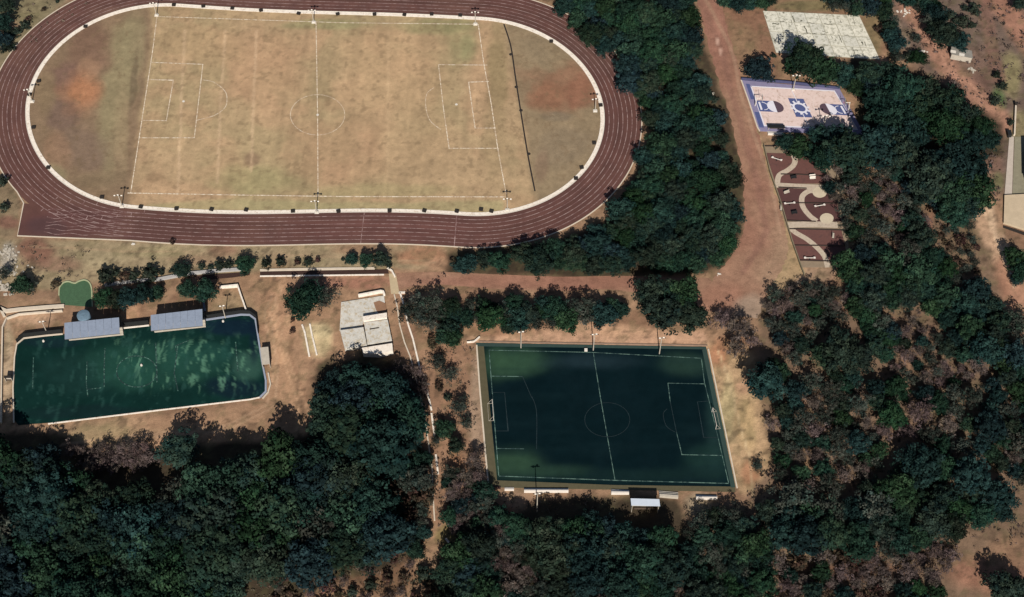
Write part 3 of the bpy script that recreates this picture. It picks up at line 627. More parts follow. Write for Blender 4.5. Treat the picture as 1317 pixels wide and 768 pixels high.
M_pale = mat('whitewashed_concrete', alb(232,220,206), amp=.12)
terrace('spectator_bench', [(674,628.5),(731,629),(731,634),(674,634)], 'long whitewashed stepped bench at the south west of the dark turf pitch', m=M_pale)
terrace('spectator_bench', [(649,627.5),(661,627.5),(661,631.5),(649,631.5)], 'short white bench block near the south west corner of the turf pitch', 2, .5, M_pale)
terrace('spectator_bench', [(786,630),(809,631),(809,636.5),(786,636.5)], 'white stepped bench just west of the white roofed shelter', m=M_pale)
terrace('spectator_bench', [(847,632),(872,634),(872,642),(848,640)], 'dusty white bench just east of the white roofed shelter', m=M_conc)
terrace('spectator_bench', [(895,637),(922,638),(922,643),(895,643)], 'broken white bench blocks half hidden at the south east corner of the turf pitch', m=M_pale)
# long thin dark bar laid along a diagonal
p0, p1 = at(612,617), at(640,649); e = MB().tube((0,0,.2), (p1-p0)+Vector((0,0,.25)), .16, .1, n=8).build('dark_bar', M_drain); e.location = p0; tag(e, 'long dark bar laid slantwise on the red earth south west of the turf pitch', 'pole')
# ------------------------------------------------------------------ floodlights
def mast_meshes():
    a = MB(); a.tube((0,0,0), (0,0,5.3), .13, .08, n=8); pole = a.mesh('pole', M_conc)
    a = MB(); a.box((0,0,.22), (.75,.6,.44)); a.box((0,0,.02), (1.1,.9,.2)); foot = a.mesh('footing', M_white)
    a = MB(); a.box((0,0,5.2), (2.0,.12,.12)); arm = a.mesh('crossarm', M_dark)
    a = MB(); a.box((0,0,0), (.42,.25,.32), rx=.5); lamp = a.mesh('lamp', M_white); return pole, foot, arm, lamp
MM = mast_meshes()
def mast(px, py, label, h=1.0, lamps=3, foot=True):
    e = tag(empty('floodlight_mast', at(px, py)), label, 'floodlight', 'floodlight masts round the pitches')
    put(bpy.data.objects.new('pole', MM[0]), e).scale = (1,1,h); 
    if foot: put(bpy.data.objects.new('footing', MM[1]), e)
    o = put(bpy.data.objects.new('crossarm', MM[2]), e); o.location.z = 5.2*(h-1)
    for k in range(lamps): l = put(bpy.data.objects.new('lamp', MM[3]), e); l.location = ((k-(lamps-1)/2)*.85, -.1, 5.25+5.2*(h-1)+(.25 if k % 2 else 0))
for x, y, l in [(201.5,20,'at the north west corner of the football pitch'),(403.5,29,'at the north end of the halfway line'),(611.5,31.5,'at the north east corner of the football pitch'),(41.5,131,'inside the west bend of the kerb'),
                (765.5,143,'inside the east bend of the kerb'),(157,266,'on the kerb near the start of the running straight'),(407.5,273.5,'on the kerb at the south end of the halfway line'),(652.5,270.5,'on the kerb where the south straight meets the east bend')]:
    mast(x, y, 'floodlight mast with white footing '+l, .9)
for x, y, l in [(670,447.5,'western one on the north side of the dark turf pitch'),(763,450.5,'middle one north of the dark turf pitch, beside the halfway line'),(848,455,'eastern one on the north side of the dark turf pitch'),(690.6,658,'tall one among trees below the dark turf pitch')]:
    mast(x, y, 'pale floodlight mast, '+l, 1.35 if y < 600 else 1.7, 2, False)
e = MB().box((0,0,.3), (.7,.6,.6)).build('footing_block', M_white); e.location = at(753.5,451); tag(e, 'small white block beside the middle floodlight of the dark turf pitch', 'block')
mast(61,429,'slim floodlight mast behind the north west kerb of the training pitch',1.0,2,False); mast(290,409,'slim floodlight mast in the yard fence north east of the training pitch',1.0,2,False)
for x, y, l in ((56,439,'west'),(287,413.5,'east'),(182,470,'middle')):
    e = MB().tube((0,0,.0), (0,0,.35), .3, .22, n=8).build('marker_cone', M_white); e.location = at(x, y, .03); tag(e, f'tiny white marker on the {l} part of the training pitch', 'marker')
# ------------------------------------------------------------------ planter bed and kerbs north of the terraces
pb = tag(empty('planter_bed', at(415,352)), 'long raised planter bed with brown soil trench and white coping', 'planter')
wall('coping', [(334.5,348),(400,346.5),(482,345.5)], .6, 0, .25, M_stone, pb); poly_sheet('soil', [(334.5,349.5),(482,347),(499,346.5),(500,352),(334.5,355)], .01, .08, M_brown, pb)
wall('coping', [(334.5,355.5),(420,354.5),(494,353.5)], .35, 0, .15, M_kerb, pb)
pb = tag(empty('planter_bed', at(230,355)), 'western planter bed with white coping running behind the dark hedge trees', 'planter')
wall('coping', [(135,368),(165,363),(205,360),(240,353),(280,349),(312,347)], .8, 0, .5, mat('grey_coping', alb(176,172,168)), pb); poly_sheet('soil', [(250,355),(322,349.5),(321,354),(300,357),(255,361)], .01, .08, M_brown, pb)
wall('coping', [(498,345),(504,349),(508,357)], .35, 0, .5, M_kerb, pb)
poly_sheet('path_gateway', [(500,352),(509,352),(514,378),(503,378)], .005, .05, mat('pale_path', alb(196,172,132), amp=.15)).__setitem__('kind', 'structure')
# concrete terraces -------------------------------------------------------
ct_ = tag(empty('concrete_terrace', at(470,420)), 'stepped pale concrete terrace slabs with a brown stain beside the footpath', 'terrace')
M_slab = mat('terrace_concrete', alb(208,202,190), amp=.2, scale=.7, wear=alb(190,172,142), wthr=.55, bump=.1)
M_stain = mat('rusty_stain', alb(150,108,76), amp=.2)
def slab(pts, z, m=M_slab, name='terrace_slab'): return poly_sheet(name, pts, 0, z, m, ct_)
slab([(439,389.5),(494,381),(497,406),(467.5,411),(466,423),(437,426)], .3); slab([(438,428.5),(468,424.5),(472.5,448),(444,452)], 1.3); slab([(468.7,418.5),(499,414.5),(504.5,441),(473,446.5)], 1.2)
slab([(467,412),(498,407),(498.3,413.2),(468,417.6)], 1.7, M_kerb, 'white_step'); slab([(466,452.5),(505,446.5),(506,456),(489,460),(468,459)], 1.8, M_kerb, 'white_step')
slab([(480.5,390),(488,387.5),(496,391),(497.5,404),(489,406.5),(484,400)], .315, M_stain, 'stain'); slab([(476,426),(488,424.2),(488.3,425.5),(476,427.5)], 1.21, M_drain, 'slot')
wall('rim', [(461,382),(490,376.5),(493,377),(494.5,381)], .45, 0, .95, M_kerb, ct_)
# footpath kerbs
def kerb(pts, label, wd=.4, h=.25, m=M_kerb): wall('path_kerb', pts, wd, 0, h, m, label=label, cat='kerb')
kerb([(388.5,418),(392,428),(398,459)], 'left of the two short white kerbs below the big tree in the yard'); kerb([(398.5,417),(401,430),(407.5,457)], 'right of the two short white kerbs below the big tree in the yard', .38)
kerb([(507,379),(511,395),(514,418),(520,440),(528,460),(537,495),(546,533),(551,570),(556,606),(557,640),(559,670)], 'long thin kerb on the west side of the footpath beside the terraces', .3, .2, M_stone)
kerb([(514.5,377),(518,388),(525,418),(531,436),(541,478)], 'white kerb on the east side of the footpath beside the terraces', .38)
kerb([(549,502),(555,528)], 'broken white kerb length on the footpath, level with the north of the turf pitch'); kerb([(555,532),(559,562)], 'broken white kerb length on the footpath, half way down the turf pitch')
kerb([(560.5,585),(563.5,610)], 'broken white kerb length on the footpath, lowest of the three'); kerb([(573,693),(581,702)], 'short white kerb stub lying in the yellow grass at the end of the footpath')
kerb([(513,377),(521,376.5)], 'short white kerb stub where the footpath meets the dirt lane', .5)
# ================================================================== DIRT ROAD
def edge_noise(pts, amp, k):
    q = spl(W2(pts), 10); return [p+Vector((R_.uniform(-amp, amp), R_.uniform(-amp, amp))) for p in q]
def paint_road(X, Y):
    p = Painter(X, Y); p.fill((160,118,92)); p.tint(14, (146,98,78), .5, .6, 111)
    p.splat(918,40,20,60,(158,108,88),.7); p.splat(1010,340,40,40,(168,138,106),.5); p.splat(930,380,30,20,(160,110,86),.7); p.splat(700,363,160,10,(154,104,84),.7); p.splat(520,345,50,16,(158,116,88),.7); p.splat(560,340,20,9,(184,142,112),.6); p.splat(965,395,26,20,(160,136,114),.8)
    p.path([(898,-10),(925,60),(950,150),(972,230),(985,300),(955,350)], 7, (144,100,82), .6, .8, 3); p.path([(905,-10),(938,60),(962,150),(990,230),(1003,300)], 4, (180,142,112), .5, .8, 3)
    p.splat(922,52,3,5,(214,170,146),.8); p.splat(926,66,3,4,(210,164,140),.8)
    p.mottle(7, .14, 112); p.mottle(1.7, .22, 113); return np.clip(p.c, .004, .8)
def strip(name, L, Rr, z, m, paint, nx=14, par=None):
    L = spl(W2(L), 14); Rr = spl(W2(Rr), 14); n = len(L)
    P = np.zeros((n, nx, 2))
    for i in range(n):
        jl, jr = R_.uniform(-.35, .35), R_.uniform(-.35, .35)
        for j in range(nx): t = j/(nx-1); q = L[i].lerp(Rr[i], t); P[i, j] = (q.x+(jl if j == 0 else jr if j == nx-1 else 0), q.y)
    return grid_sheet(name, P, z, m, paint, par)
tag(strip('dirt_road', [(888,-30),(904,30),(921,92),(943,165),(955,230),(957,290),(940,330),(915,362),(905,400)], [(920,-30),(934,30),(951,92),(973,165),(991,230),(1008,290),(1012,330),(990,372),(975,410)], .05, M_ground, paint_road, 20), kind='structure')
tag(strip('dirt_lane', [(505,352),(560,350),(640,353),(720,356),(800,355),(915,358)], [(512,372),(560,366),(640,372),(720,374),(800,374),(912,400)], .035, M_ground, paint_road, 12), kind='structure')
wall('road_kerb', [(953,103),(962,128),(974,164),(977,169)], .35, 0, .18, M_stone, label='pale kerb between the dirt road and the blue edged basketball court', cat='kerb')
wall('road_kerb', [(982,188),(990,222),(1004,262),(1018,310),(1030,344),(1034,354)], .22, 0, .8, mat('weathered_wall', alb(128,116,88), amp=.25), label='thin weathered wall between the dirt road and the red playground plots', cat='wall')
# bar at the road side
e = tag(empty('gate_bar', at(907,124)), 'short white bar by the trees west of the dirt road', 'barrier')
wall('bar', [(897,124.5),(918,122.5)], .3, .7, 1.0, M_kerb, e)
for p in ((898,124.4),(917,122.6)): c = at(*p)-e.location; MB().box((c.x, c.y, .4), (.25,.25,.8)).build('post', M_conc, e)
# ------------------------------------------------------------------ cracked concrete court: 6 x 4 panels
cc = tag(empty('concrete_court', at(1055,46)), 'old cracked pale concrete court in the north east', 'court')
c4 = [at(*p) for p in [(981,14),(1105,20),(1132,77),(998,68)]]
nx, ny = 7, 4
poly_sheet('base_slab', [(981,14),(1105,20),(1132,77),(998,68)], -.03, .055, mat('joint_filler', alb(178,172,150), amp=.2), cc)
for i in range(nx):
    for j in range(ny):
        f = lambda a, b: c4[0].lerp(c4[1], a).lerp(c4[3].lerp(c4[2], a), b)
        g = .004; q = [f(i/nx+g, j/ny+g*2), f((i+1)/nx-g, j/ny+g*2), f((i+1)/nx-g, (j+1)/ny-g*2), f(i/nx+g, (j+1)/ny-g*2)]
        v = R_.choice([0,0,1,2]); m = mat(f'court_panel_{v}', alb(*[(222,216,196),(212,207,190),(228,221,200)][v]), amp=.18, scale=.6, wear=alb(170,166,146), wthr=.55, bump=.1)
        MB().prism([((p-cc.location).x, (p-cc.location).y) for p in q], -.02, .1+R_.uniform(-.02, .03)).build('concrete_panel', m, cc)
mb = MB(); 
for k in range(46):    # cracks with dry weeds
    a, b = R_.random(), R_.random(); pts = []; 
    if R_.random() < .7: b = round(b*ny)/ny if R_.random() < .5 else b; da, db = R_.uniform(.02,.09), R_.uniform(-.01,.01)
    else: da, db = R_.uniform(-.008,.008), R_.uniform(.05,.2)
    for s_ in range(5):
        u_, v_ = a+da*s_/4+R_.uniform(-.004,.004), b+db*s_/4+R_.uniform(-.012,.012)
        if 0 < u_ < 1 and 0 < v_ < 1: p = f(u_, v_)-cc.location; pts.append((p.x, p.y))
    if len(pts) > 1: MB().ribbon(pts, R_.uniform(.1,.3), .138+k*.0003).build('crack', mat('weedy_crack', alb(96,94,76), amp=.3), cc)
# ------------------------------------------------------------------ basketball court
bc = tag(empty('basketball_court', at(1032,140)), 'pink and blue painted basketball court partly under trees', 'court')
TLp, TRp, BRp, BLp = (966,111.5), (1073,117.5), (1103,167), (983,162)
poly_sheet('court_slab', [(953,103.5),(1080,115),(1112,174),(977,169)], 0, .12, mat('purple_paint', alb(136,128,162), amp=.16, scale=.7), bc)
M_pink = mat('pink_paint', alb(228,200,190), amp=.10, scale=.5, wear=alb(196,166,150), wthr=.58); M_blue = mat('blue_paint', alb(76,88,140), amp=.16, scale=.6); M_maroon = mat('maroon_paint', alb(86,64,78), amp=.15)
M_cw = mat('court_white', alb(226,222,232), amp=.06, scale=1); M_cl = mat('court_faint_line', alb(228,206,196), amp=.06)
poly_sheet('court_surface', [TLp, TRp, BRp, BLp], .1, .126, M_pink, bc)
qq = [at(*p) for p in (TLp, TRp, BRp, BLp)]
def CQ(u, v): p = qq[0].lerp(qq[1], u).lerp(qq[3].lerp(qq[2], u), v)-bc.location; return (p.x, p.y)
Lc = (qq[1]-qq[0]).length; Hc = (qq[3]-qq[0]).length
def circ(u, v, r, a0=0, a1=360, n=28): return [CQ(u+r*math.cos(math.radians(a0+(a1-a0)*i/n))/Lc*1.0, v-r*math.sin(math.radians(a0+(a1-a0)*i/n))/Hc) for i in range(n+1)]
def cpoly(name, pts, z, m): MB().prism(pts, z-.008, z).build(name, m, bc)
def cline(name, pts, w_, z, m): mb = MB(); mb.ribbon(pts, w_, z); mb.build(name, m, bc)
cpoly('blue_border', [CQ(-.055,-.06),CQ(-.01,-.06),CQ(-.01,.34),CQ(-.055,.34)], .134, M_blue); cpoly('blue_border', [CQ(-.06,.66),CQ(-.01,.66),CQ(-.01,1.05),CQ(-.06,1.05)], .134, M_blue)
cline('boundary_line', [CQ(0,0),CQ(1,0),CQ(1,1),CQ(0,1),CQ(0,0)], .3, .134, M_cw)
for s in (0, 1):
    g = (lambda u: u) if s == 0 else (lambda u: 1-u)
    cpoly('key_area', [CQ(g(.0),.36),CQ(g(.20),.36),CQ(g(.20),.64),CQ(g(0),.64)], .142, M_blue)
    a0, a1 = (-90, 90) if s == 0 else (90, 270)
    cpoly('free_throw_half', circ(g(.20), .5, 2.0, a0, a1)[:], .15, M_maroon); cpoly('free_throw_half', circ(g(.20), .5, 2.0, a1, a0+360), .158, M_cw)
    cline('no_charge_arc', circ(g(.06), .5, 1.3, a0, a1), .2, .166, M_cw); cline('three_point_line', circ(g(.05), .5, 6.6, a0, a1, 40), .16, .142, M_cl)
    cline('base_mark', [CQ(g(.03),.40), CQ(g(.03),.60)], .5, .17, M_cw)
cpoly('centre_rectangle', [CQ(.39,.26),CQ(.57,.26),CQ(.57,.74),CQ(.39,.74)], .142, M_blue)
cline('halfway_line', [CQ(.48,0),CQ(.48,1)], .18, .15, M_cw)
cline('centre_emblem', circ(.48,.5,1.55), .55, .158, M_cw); cpoly('emblem_disc', circ(.48,.5,1.2), .154, M_blue)
for k in range(10):
    a = k*36+8; x0, y0 = circ(.48,.5,1.75,a,a+1,1)[0]; x1, y1 = circ(.48,.5,2.45,a,a+1,1)[0]; cline('emblem_ray', [(x0,y0),(x1,y1)], .5, .166, M_cw)
wall('court_wall', [(953,103),(1010,107),(1045,111),(1080,115)], .25, 0, .9, mat('navy_wall', alb(70,72,110)), label='low navy wall along the north side of the basketball court', cat='wall')
for u, l, s in ((.0,'west',1),(1.0,'east',-1)):
    e = tag(empty('basketball_hoop', bc.location+Vector((*CQ(u-.03*s,.5), .12)), 0 if s > 0 else math.pi), f'white basketball hoop and backboard at the {l} end of the painted court', 'basketball hoop')
    MB().tube((0,0,0), (.2,0,3.2), .13, .1, n=8).build('post', M_white, e); MB().tube((.2,0,3.0), (1.4,0,3.1), .08, n=6).build('arm', M_white, e)
    MB().box((1.45,0,3.3), (.06,1.8,1.1)).build('backboard', M_white, e); mb = MB(); mb.ribbon([(1.75+.25*math.cos(a*math.pi/6), .25*math.sin(a*math.pi/6)) for a in range(12)], .05, 3.02, 3.06, closed=True); mb.build('rim', mat('orange_rim', alb(190,80,40)), e)
mast(1020,116,'floodlight mast at the middle of the north side of the basketball court',1.1,3)
mast(1058,168,'floodlight mast rising through the trees south of the basketball court',1.1,3)
shelter('black_strip_box', [(987,160),(1009,160.5),(1010,164.5),(988,164)], 1.2, 'low black strip at the south west corner of the basketball court', M_dark, 'shelter')  # black strip drawn as a low roofed box
terrace('spectator_bench', [(986.5,169.5),(1007,170.5),(1007.5,174.5),(987.5,174)], 'short white stepped bench south of the basketball court', 3, .6, M_pale)
# ------------------------------------------------------------------ playground plots
pg = tag(empty('playground', at(1030,265)), kind='structure')
def Z5(x, y): return (960+x/4.264, 180+y/4.264)
def z5(L): return [Z5(*p) for p in L]
M_red = mat('red_rubber', alb(108,66,58), amp=.16, scale=.5, wear=alb(92,60,54), wthr=.6); M_redd = mat('dark_red_rubber', alb(88,52,48), amp=.16, scale=.5); M_path = mat('winding_path', alb(196,176,152), amp=.14, scale=1.2, wear=alb(172,150,126), wthr=.58)
poly_sheet('paving', z5([(90,35),(250,32),(480,100),(560,420),(560,700),(300,700),(220,480)]), .01, .04, mat('dusty_paving', alb(148,126,100), amp=.2), pg)
poly_sheet('red_surface', z5([(105,72),(250,76),(420,108),(440,240),(160,240)]), .03, .075, M_red, pg)
poly_sheet('red_surface', z5([(165,265),(330,270),(480,270),(520,448),(212,446)]), .03, .078, M_redd, pg)
poly_sheet('red_surface', z5([(236,484),(520,492),(560,668),(285,664)]), .03, .081, M_red, pg)
def pribbon(pts, wd, z, nm='winding_path'): mb = MB(); mb.ribbon([(a.x-pg.location.x, a.y-pg.location.y) for a in spl(W2(z5(pts)), 8)], wd, z, z+.03); return mb.build(nm, M_path, pg)
pribbon([(252,76),(266,110),(258,140),(225,168),(185,190),(172,215),(170,242)], 1.35, .085); pribbon([(150,248),(280,255),(420,262)], 1.5, .092, 'cross_path')
pribbon([(395,285),(345,282),(308,308),(304,350),(320,385),(350,420),(385,446)], 1.35, .086); pribbon([(220,468),(350,464),(500,468)], 1.75, .094, 'cross_path'); pribbon([(235,480),(270,510),(330,545),(385,590),(428,640),(446,700)], 1.35, .088)
for c_, r in (((402,288),40),((440,432),38)):
    q = [((a-pg.location).x, (a-pg.location).y) for a in [at(*Z5(c_[0]+r*math.cos(k*math.pi/12), c_[1]+.75*r*math.sin(k*math.pi/12))) for k in range(24)]]
    MB().prism(q, .05, .135).build('round_seat_area', mat('cream_paving', alb(204,186,156), amp=.14), pg)
M_lw = mat('dark_low_wall', alb(62,46,38), amp=.2)
for L in ([(90,35),(235,36)],[(188,190),(300,192),(420,200)],[(175,262),(330,268)],[(178,345),(300,348),(500,350)],[(215,444),(380,450)],[(236,490),(500,496),(540,498)],[(260,580),(540,584)],[(285,662),(500,668)]):
    wall('low_wall', z5(L), .18, 0, .3, M_lw, pg)
def seesaw(x, y, rz, l, mm=M_pale):
    e = tag(empty('seesaw', at(*Z5(x, y)), rz), l, 'seesaw'); MB().box((0,0,.3), (.25,.5,.6)).build('pivot', M_dark, e); MB().box((0,0,.62), (2.4,.18,.08)).build('beam', mm, e)
    for s in (-1, 1): MB().box((s*1.15,0,.72), (.5,.5,.1)).build('seat', mm, e)
def bench(x, y, rz, l, m=M_pale):
    e = tag(empty('park_bench', at(*Z5(x, y)), rz), l, 'bench'); MB().box((0,0,.45), (1.5,.42,.08)).build('seat', m, e); MB().box((0,.24,.75), (1.5,.07,.5)).build('backrest', m, e)
    for s in (-1, 1): MB().box((s*.6,0,.22), (.12,.4,.44)).build('leg', M_dark, e)
seesaw(165,112,.5-math.pi/4*0-.9,'small white seesaw on the northmost red plot, west of the winding path'); bench(258,212,.2,'dark bench low on the northmost red plot beside the winding path',M_dark)
bench(360,206,.1,'upper white bench on the east side of the northmost red plot'); bench(362,216,.1,'lower white bench on the east side of the northmost red plot')
bench(220,294,.4,'grey bench at the north west of the middle red plot',M_conc); seesaw(235,355,.1,'pale seesaw at the centre west of the middle red plot'); bench(262,406,.2,'dark bench at the south of the middle red plot',M_dark)
seesaw(400,368,.2,'white seesaw inside the curve of the path on the middle red plot'); bench(475,530,1.4,'pale bench at the east side of the southmost red plot',M_conc); seesaw(345,655,.0,'long white seesaw at the foot of the southmost red plot'); bench(190,378,1.4,'pale bench against the road wall of the middle red plot',M_conc)
# ------------------------------------------------------------------ east edge
wall('thin_wall', [(1305.6,138),(1304,175)], .4, 0, .8, M_stone, label='thin pale wall running north at the east edge of the picture', cat='wall')
e = MB().box((0,0,.6), (.7,.7,1.2)).build('wall_pier', M_drain); e.location = at(1305.5,136); tag(e, 'dark pier at the north end of the thin pale wall', 'pier')
poly_sheet('pale_roadway', [(1298,176),(1304,176),(1301,262),(1291,262)], .01, .1, mat('pale_concrete_lane', alb(196,180,164), amp=.14)).__setitem__('kind', 'structure')
poly_sheet('grass_yard', [(1305,176),(1340,176),(1345,250),(1302,250)], .01, .05, mat('yard_grass', alb(142,134,108), amp=.2)).__setitem__('kind', 'structure')
e = tag(empty('east_building', at(1335,212)), 'dark sided building cut off by the east edge of the picture', 'building')
wc = [(a.x-e.location.x, a.y-e.location.y) for a in W2([(1318,192),(1360,190),(1368,240),(1319,238)])]; MB().prism(wc, 0, 3.2).build('wall', mat('dark_wall', alb(40,42,44)), e); MB().prism([(x*1.05, y*1.05) for x, y in wc], 3.2, 3.4).build('roof', mat('dark_roof', alb(60,60,62)), e)
e = tag(empty('concrete_platform', at(1310,275)), 'raised pale concrete platform at the east edge of the picture', 'platform')
q = [(a.x-e.location.x, a.y-e.location.y) for a in W2([(1291,253),(1345,250),(1350,306),(1318,297),(1290,288)])]; MB().prism(q, 0, .7).build('deck', mat('warm_concrete', alb(200,176,142), amp=.14), e)
q = [(a.x-e.location.x, a.y-e.location.y) for a in W2([(1290,290),(1318,299),(1350,308),(1350,312),(1318,303),(1290,293)])]; MB().prism(q, 0, .1).build('gutter', M_drain, e)
e = MB().box((0,0,.6), (1.0,1.6,1.2)).build('pump_box', M_dark); e.location = at(1297,174); tag(e, 'dark box at the north end of the pale concrete lane', 'box')
# shed with two bright roof sheets on the dirt track
e = tag(empty('small_shed', at(1236,73)), 'low grey shed with two bright white roof sheets beside the north east dirt track', 'shed')
q = [(a.x-e.location.x, a.y-e.location.y) for a in W2([(1222,66),(1247,72),(1248,81),(1222,76)])]; MB().prism(q, 0, 1.9).build('wall', M_conc, e); MB().prism([(x*1.06, y*1.06) for x, y in q], 1.9, 2.02).build('roof', mat('dull_roof', alb(140,134,124), amp=.2), e)
for p in ((1226,66.5),(1237,70.5)): c = at(*p, 2.0)-e.location; MB().box((c.x, c.y, 2.06), (1.4,.9,.07), rz=-.25).build('roof_sheet', M_white, e)
def rubble(x, y, n, sp, l, m=M_white, sz=.35):
    e = MB(); 
    for k in range(n): a = R_.gauss(0, sp); b = R_.gauss(0, sp*.6); s = R_.uniform(.4, 1.3)*sz; e.box((a, b, s*.25), (s*1.6, s, s*.5), rz=R_.uniform(0, 3))
    o = e.build('rubble', m); o.location = at(x, y); tag(o, l, 'rubble', kind='stuff'); return o
rubble(1164,16,14,.9,'little heap of white rubble on the north east dirt path'); rubble(1187,67,8,.6,'few white fragments by a dark bush north east'); rubble(1251,89,12,.9,'pale fragments south of the small shed', M_conc); rubble(8,325,60,1.8,'pale rubble heap at the far west edge', M_conc); rubble(6,372,40,1.3,'whitish rubble by the path at the far west edge', M_conc,.5)
rubble(10,350,40,1.5,'grey fragments on the bank at the far west edge', M_conc); rubble(173,314,3,.4,'white fragment under the track edge', M_white); rubble(1300,354,2,.3,'white fragment by the east dirt track', M_white); rubble(924,354,3,.4,'white fragment at the road junction', M_white)
rubble(1243,140,14,1.5,'white fragments on the bank east of the tree belt', M_conc,.25)
# ================================================================== TREES
TR = np.random.RandomState(5)
M_leaf = mat('foliage', attr=True, amp=.25, scale=.9, rough=.95, rnd=.35, spec=.03)
def leaf_mesh(name, seed, n_clump, n_leaf, leaf, colA, colB, flat=.8, rough=.25, core=True, open_=0.0):
    "crown of radius 1: leaf clumps spread through an uneven volume, each clump a shell of small faces"
    rs = np.random.RandomState(seed); V = []; Fc = []; C_ = []
    lob = [(rs.uniform(-.5,.5), rs.uniform(-.5,.5), rs.uniform(-.1,.5)) for _ in range(5)]
    cl = []
    for i in range(n_clump):
        while True:
            d = rs.normal(size=3); d /= np.linalg.norm(d)
            if d[2] > -.55: break
        bump_ = 1+rough*math.sin(3*math.atan2(d[1], d[0])+seed)*.6+rs.uniform(-rough, rough)
        r = (.55+.38*rs.rand())*bump_*(1 if rs.rand() > open_ else rs.uniform(.3, .9))
        cl.append((d*r*np.array((1, 1, flat)), rs.uniform(.15, .27)))
    for c, r in cl:
        t = rs.rand(); base = np.array(colA)*(1-t)+np.array(colB)*t; base = base*rs.uniform(.5, 1.35)
        for k in range(n_leaf):
            d = rs.normal(size=3); d /= np.linalg.norm(d)+1e-9; d[2] = abs(d[2])*.9+d[2]*.1
            p = c+d*r*rs.uniform(.75, 1.08); nrm = d*.9+rs.normal(size=3)*.3+np.array((0, 0, .15)); nrm /= np.linalg.norm(nrm)
            a = np.cross(nrm, rs.normal(size=3)); a /= np.linalg.norm(a)+1e-9; b = np.cross(nrm, a)
            s = leaf*rs.uniform(.6, 1.4); e = s*rs.uniform(.5, .9); n0 = len(V)
            V += [p-a*s*.5, p+b*e*.5, p+a*s*.5+nrm*s*.1, p-b*e*.5]; Fc.append((n0, n0+3, n0+2, n0+1)); k_ = base*rs.uniform(.82, 1.18); C_ += [k_]*4
    me = bpy.data.meshes.new(name); n0 = len(V)
    if core:
        bm = bmesh.new(); bmesh.ops.create_icosphere(bm, subdivisions=3, radius=.52)
        for v in bm.verts:
            k = 1+.35*math.sin(v.co.x*7+seed)*math.sin(v.co.y*6+seed*2)+rs.uniform(-.12, .12); v.co *= k; v.co.z *= flat
        for v in bm.verts: V.append(np.array(v.co)); C_.append((np.array(colA)+np.array(colB))*.5*rs.uniform(.7, 1.2))
        for f in bm.faces: Fc.append(tuple(n0+v.index for v in f.verts))
        bm.free()
    me.from_pydata([tuple(v) for v in V], [], Fc); me.update(); me.materials.append(M_leaf); colour_mesh(me, np.array(C_)); return me
def trunk_mesh(name, seed, h):
    "unit tree: trunk and limbs below a crown of radius 1 centred at height h"
    rs = random.Random(seed); m = MB(); m.tube((0,0,0), (rs.uniform(-.05,.05), rs.uniform(-.05,.05), h*.55), .09, .06, n=7, cap=False)
    for k in range(5):
        a = k*1.257+rs.random(); m.tube((0,0,h*.5), (math.cos(a)*.45, math.sin(a)*.45, h*.95+rs.uniform(-.1,.2)), .05, .02, n=5, cap=False)
    return m.mesh(name, M_wood)
def bare_mesh(name, seed, h):
    "open twiggy crown, limbs fork three times"
    rs = random.Random(seed); m = MB()
    def grow(p, d, L, r, lv):
        q = p+d*L; m.tube(p, q, r, r*.6, n=4 if lv < 2 else 3, cap=False)
        if lv >= 4: return
        for k in range(4 if lv < 2 else 3):
            nd = (d+Vector((rs.uniform(-1,1), rs.uniform(-1,1), rs.uniform(-.35,.7)))*.75).normalized(); grow(q, nd, L*rs.uniform(.62,.85), r*.58, lv+1)
    for k in range(4): grow(Vector((0,0,h*.5)), Vector((rs.uniform(-1,1), rs.uniform(-1,1), .8)).normalized(), .36, .05, 0)
    m.tube((0,0,0), (0,0,h*.52), .08, .06, n=6, cap=False); return m.mesh(name, M_twig)
# foliage base colours
G1, G2 = (.0036,.0118,.0108), (.0115,.0250,.0190)
H0 = 1.06
PAL = [(G1, G2), ((.005,.014,.009), (.015,.030,.016)), ((.0035,.010,.0115), (.010,.0215,.0205)), (G1, (.016,.027,.017)), ((.004,.013,.0085), (.012,.027,.015)), ((.005,.011,.009), (.017,.024,.016))]
dense = [leaf_mesh('crown', 10+i, 120, 34, .115, *PAL[i], .82) for i in range(6)]
loose = [leaf_mesh('crown', 40+i, 75, 24, .115, (.012,.021,.017), (.032,.032,.026), .8, .35, False, .4) for i in range(4)]
brown = [leaf_mesh('crown', 60+i, 60, 20, .105, (.036,.028,.026), (.068,.052,.047), .8, .35, False, .45) for i in range(3)]
bush = [leaf_mesh('crown', 80+i, 36, 22, .2, (.008,.014,.011), (.022,.026,.018), .8, .3, True) for i in range(3)]
rbush = [leaf_mesh('crown', 90+i, 34, 18, .2, (.040,.022,.017), (.03,.026,.018), .8, .3, False) for i in range(2)]
trunks = [trunk_mesh('trunk', i, H0) for i in range(3)]; twigs = [bare_mesh('branches', i, H0) for i in range(4)]
KIND = dict(d=('broadleaf_tree', dense, 1.0), l=('thin_tree', loose, 1.0), b=('bare_tree', brown, 1.0), y=('small_tree', dense, 1.0), s=('shrub', bush, .8), r=('shrub', rbush, .8))
CAT = dict(y='tree', d='tree', l='tree', b='tree', s='shrub', r='shrub')
NT = [0]
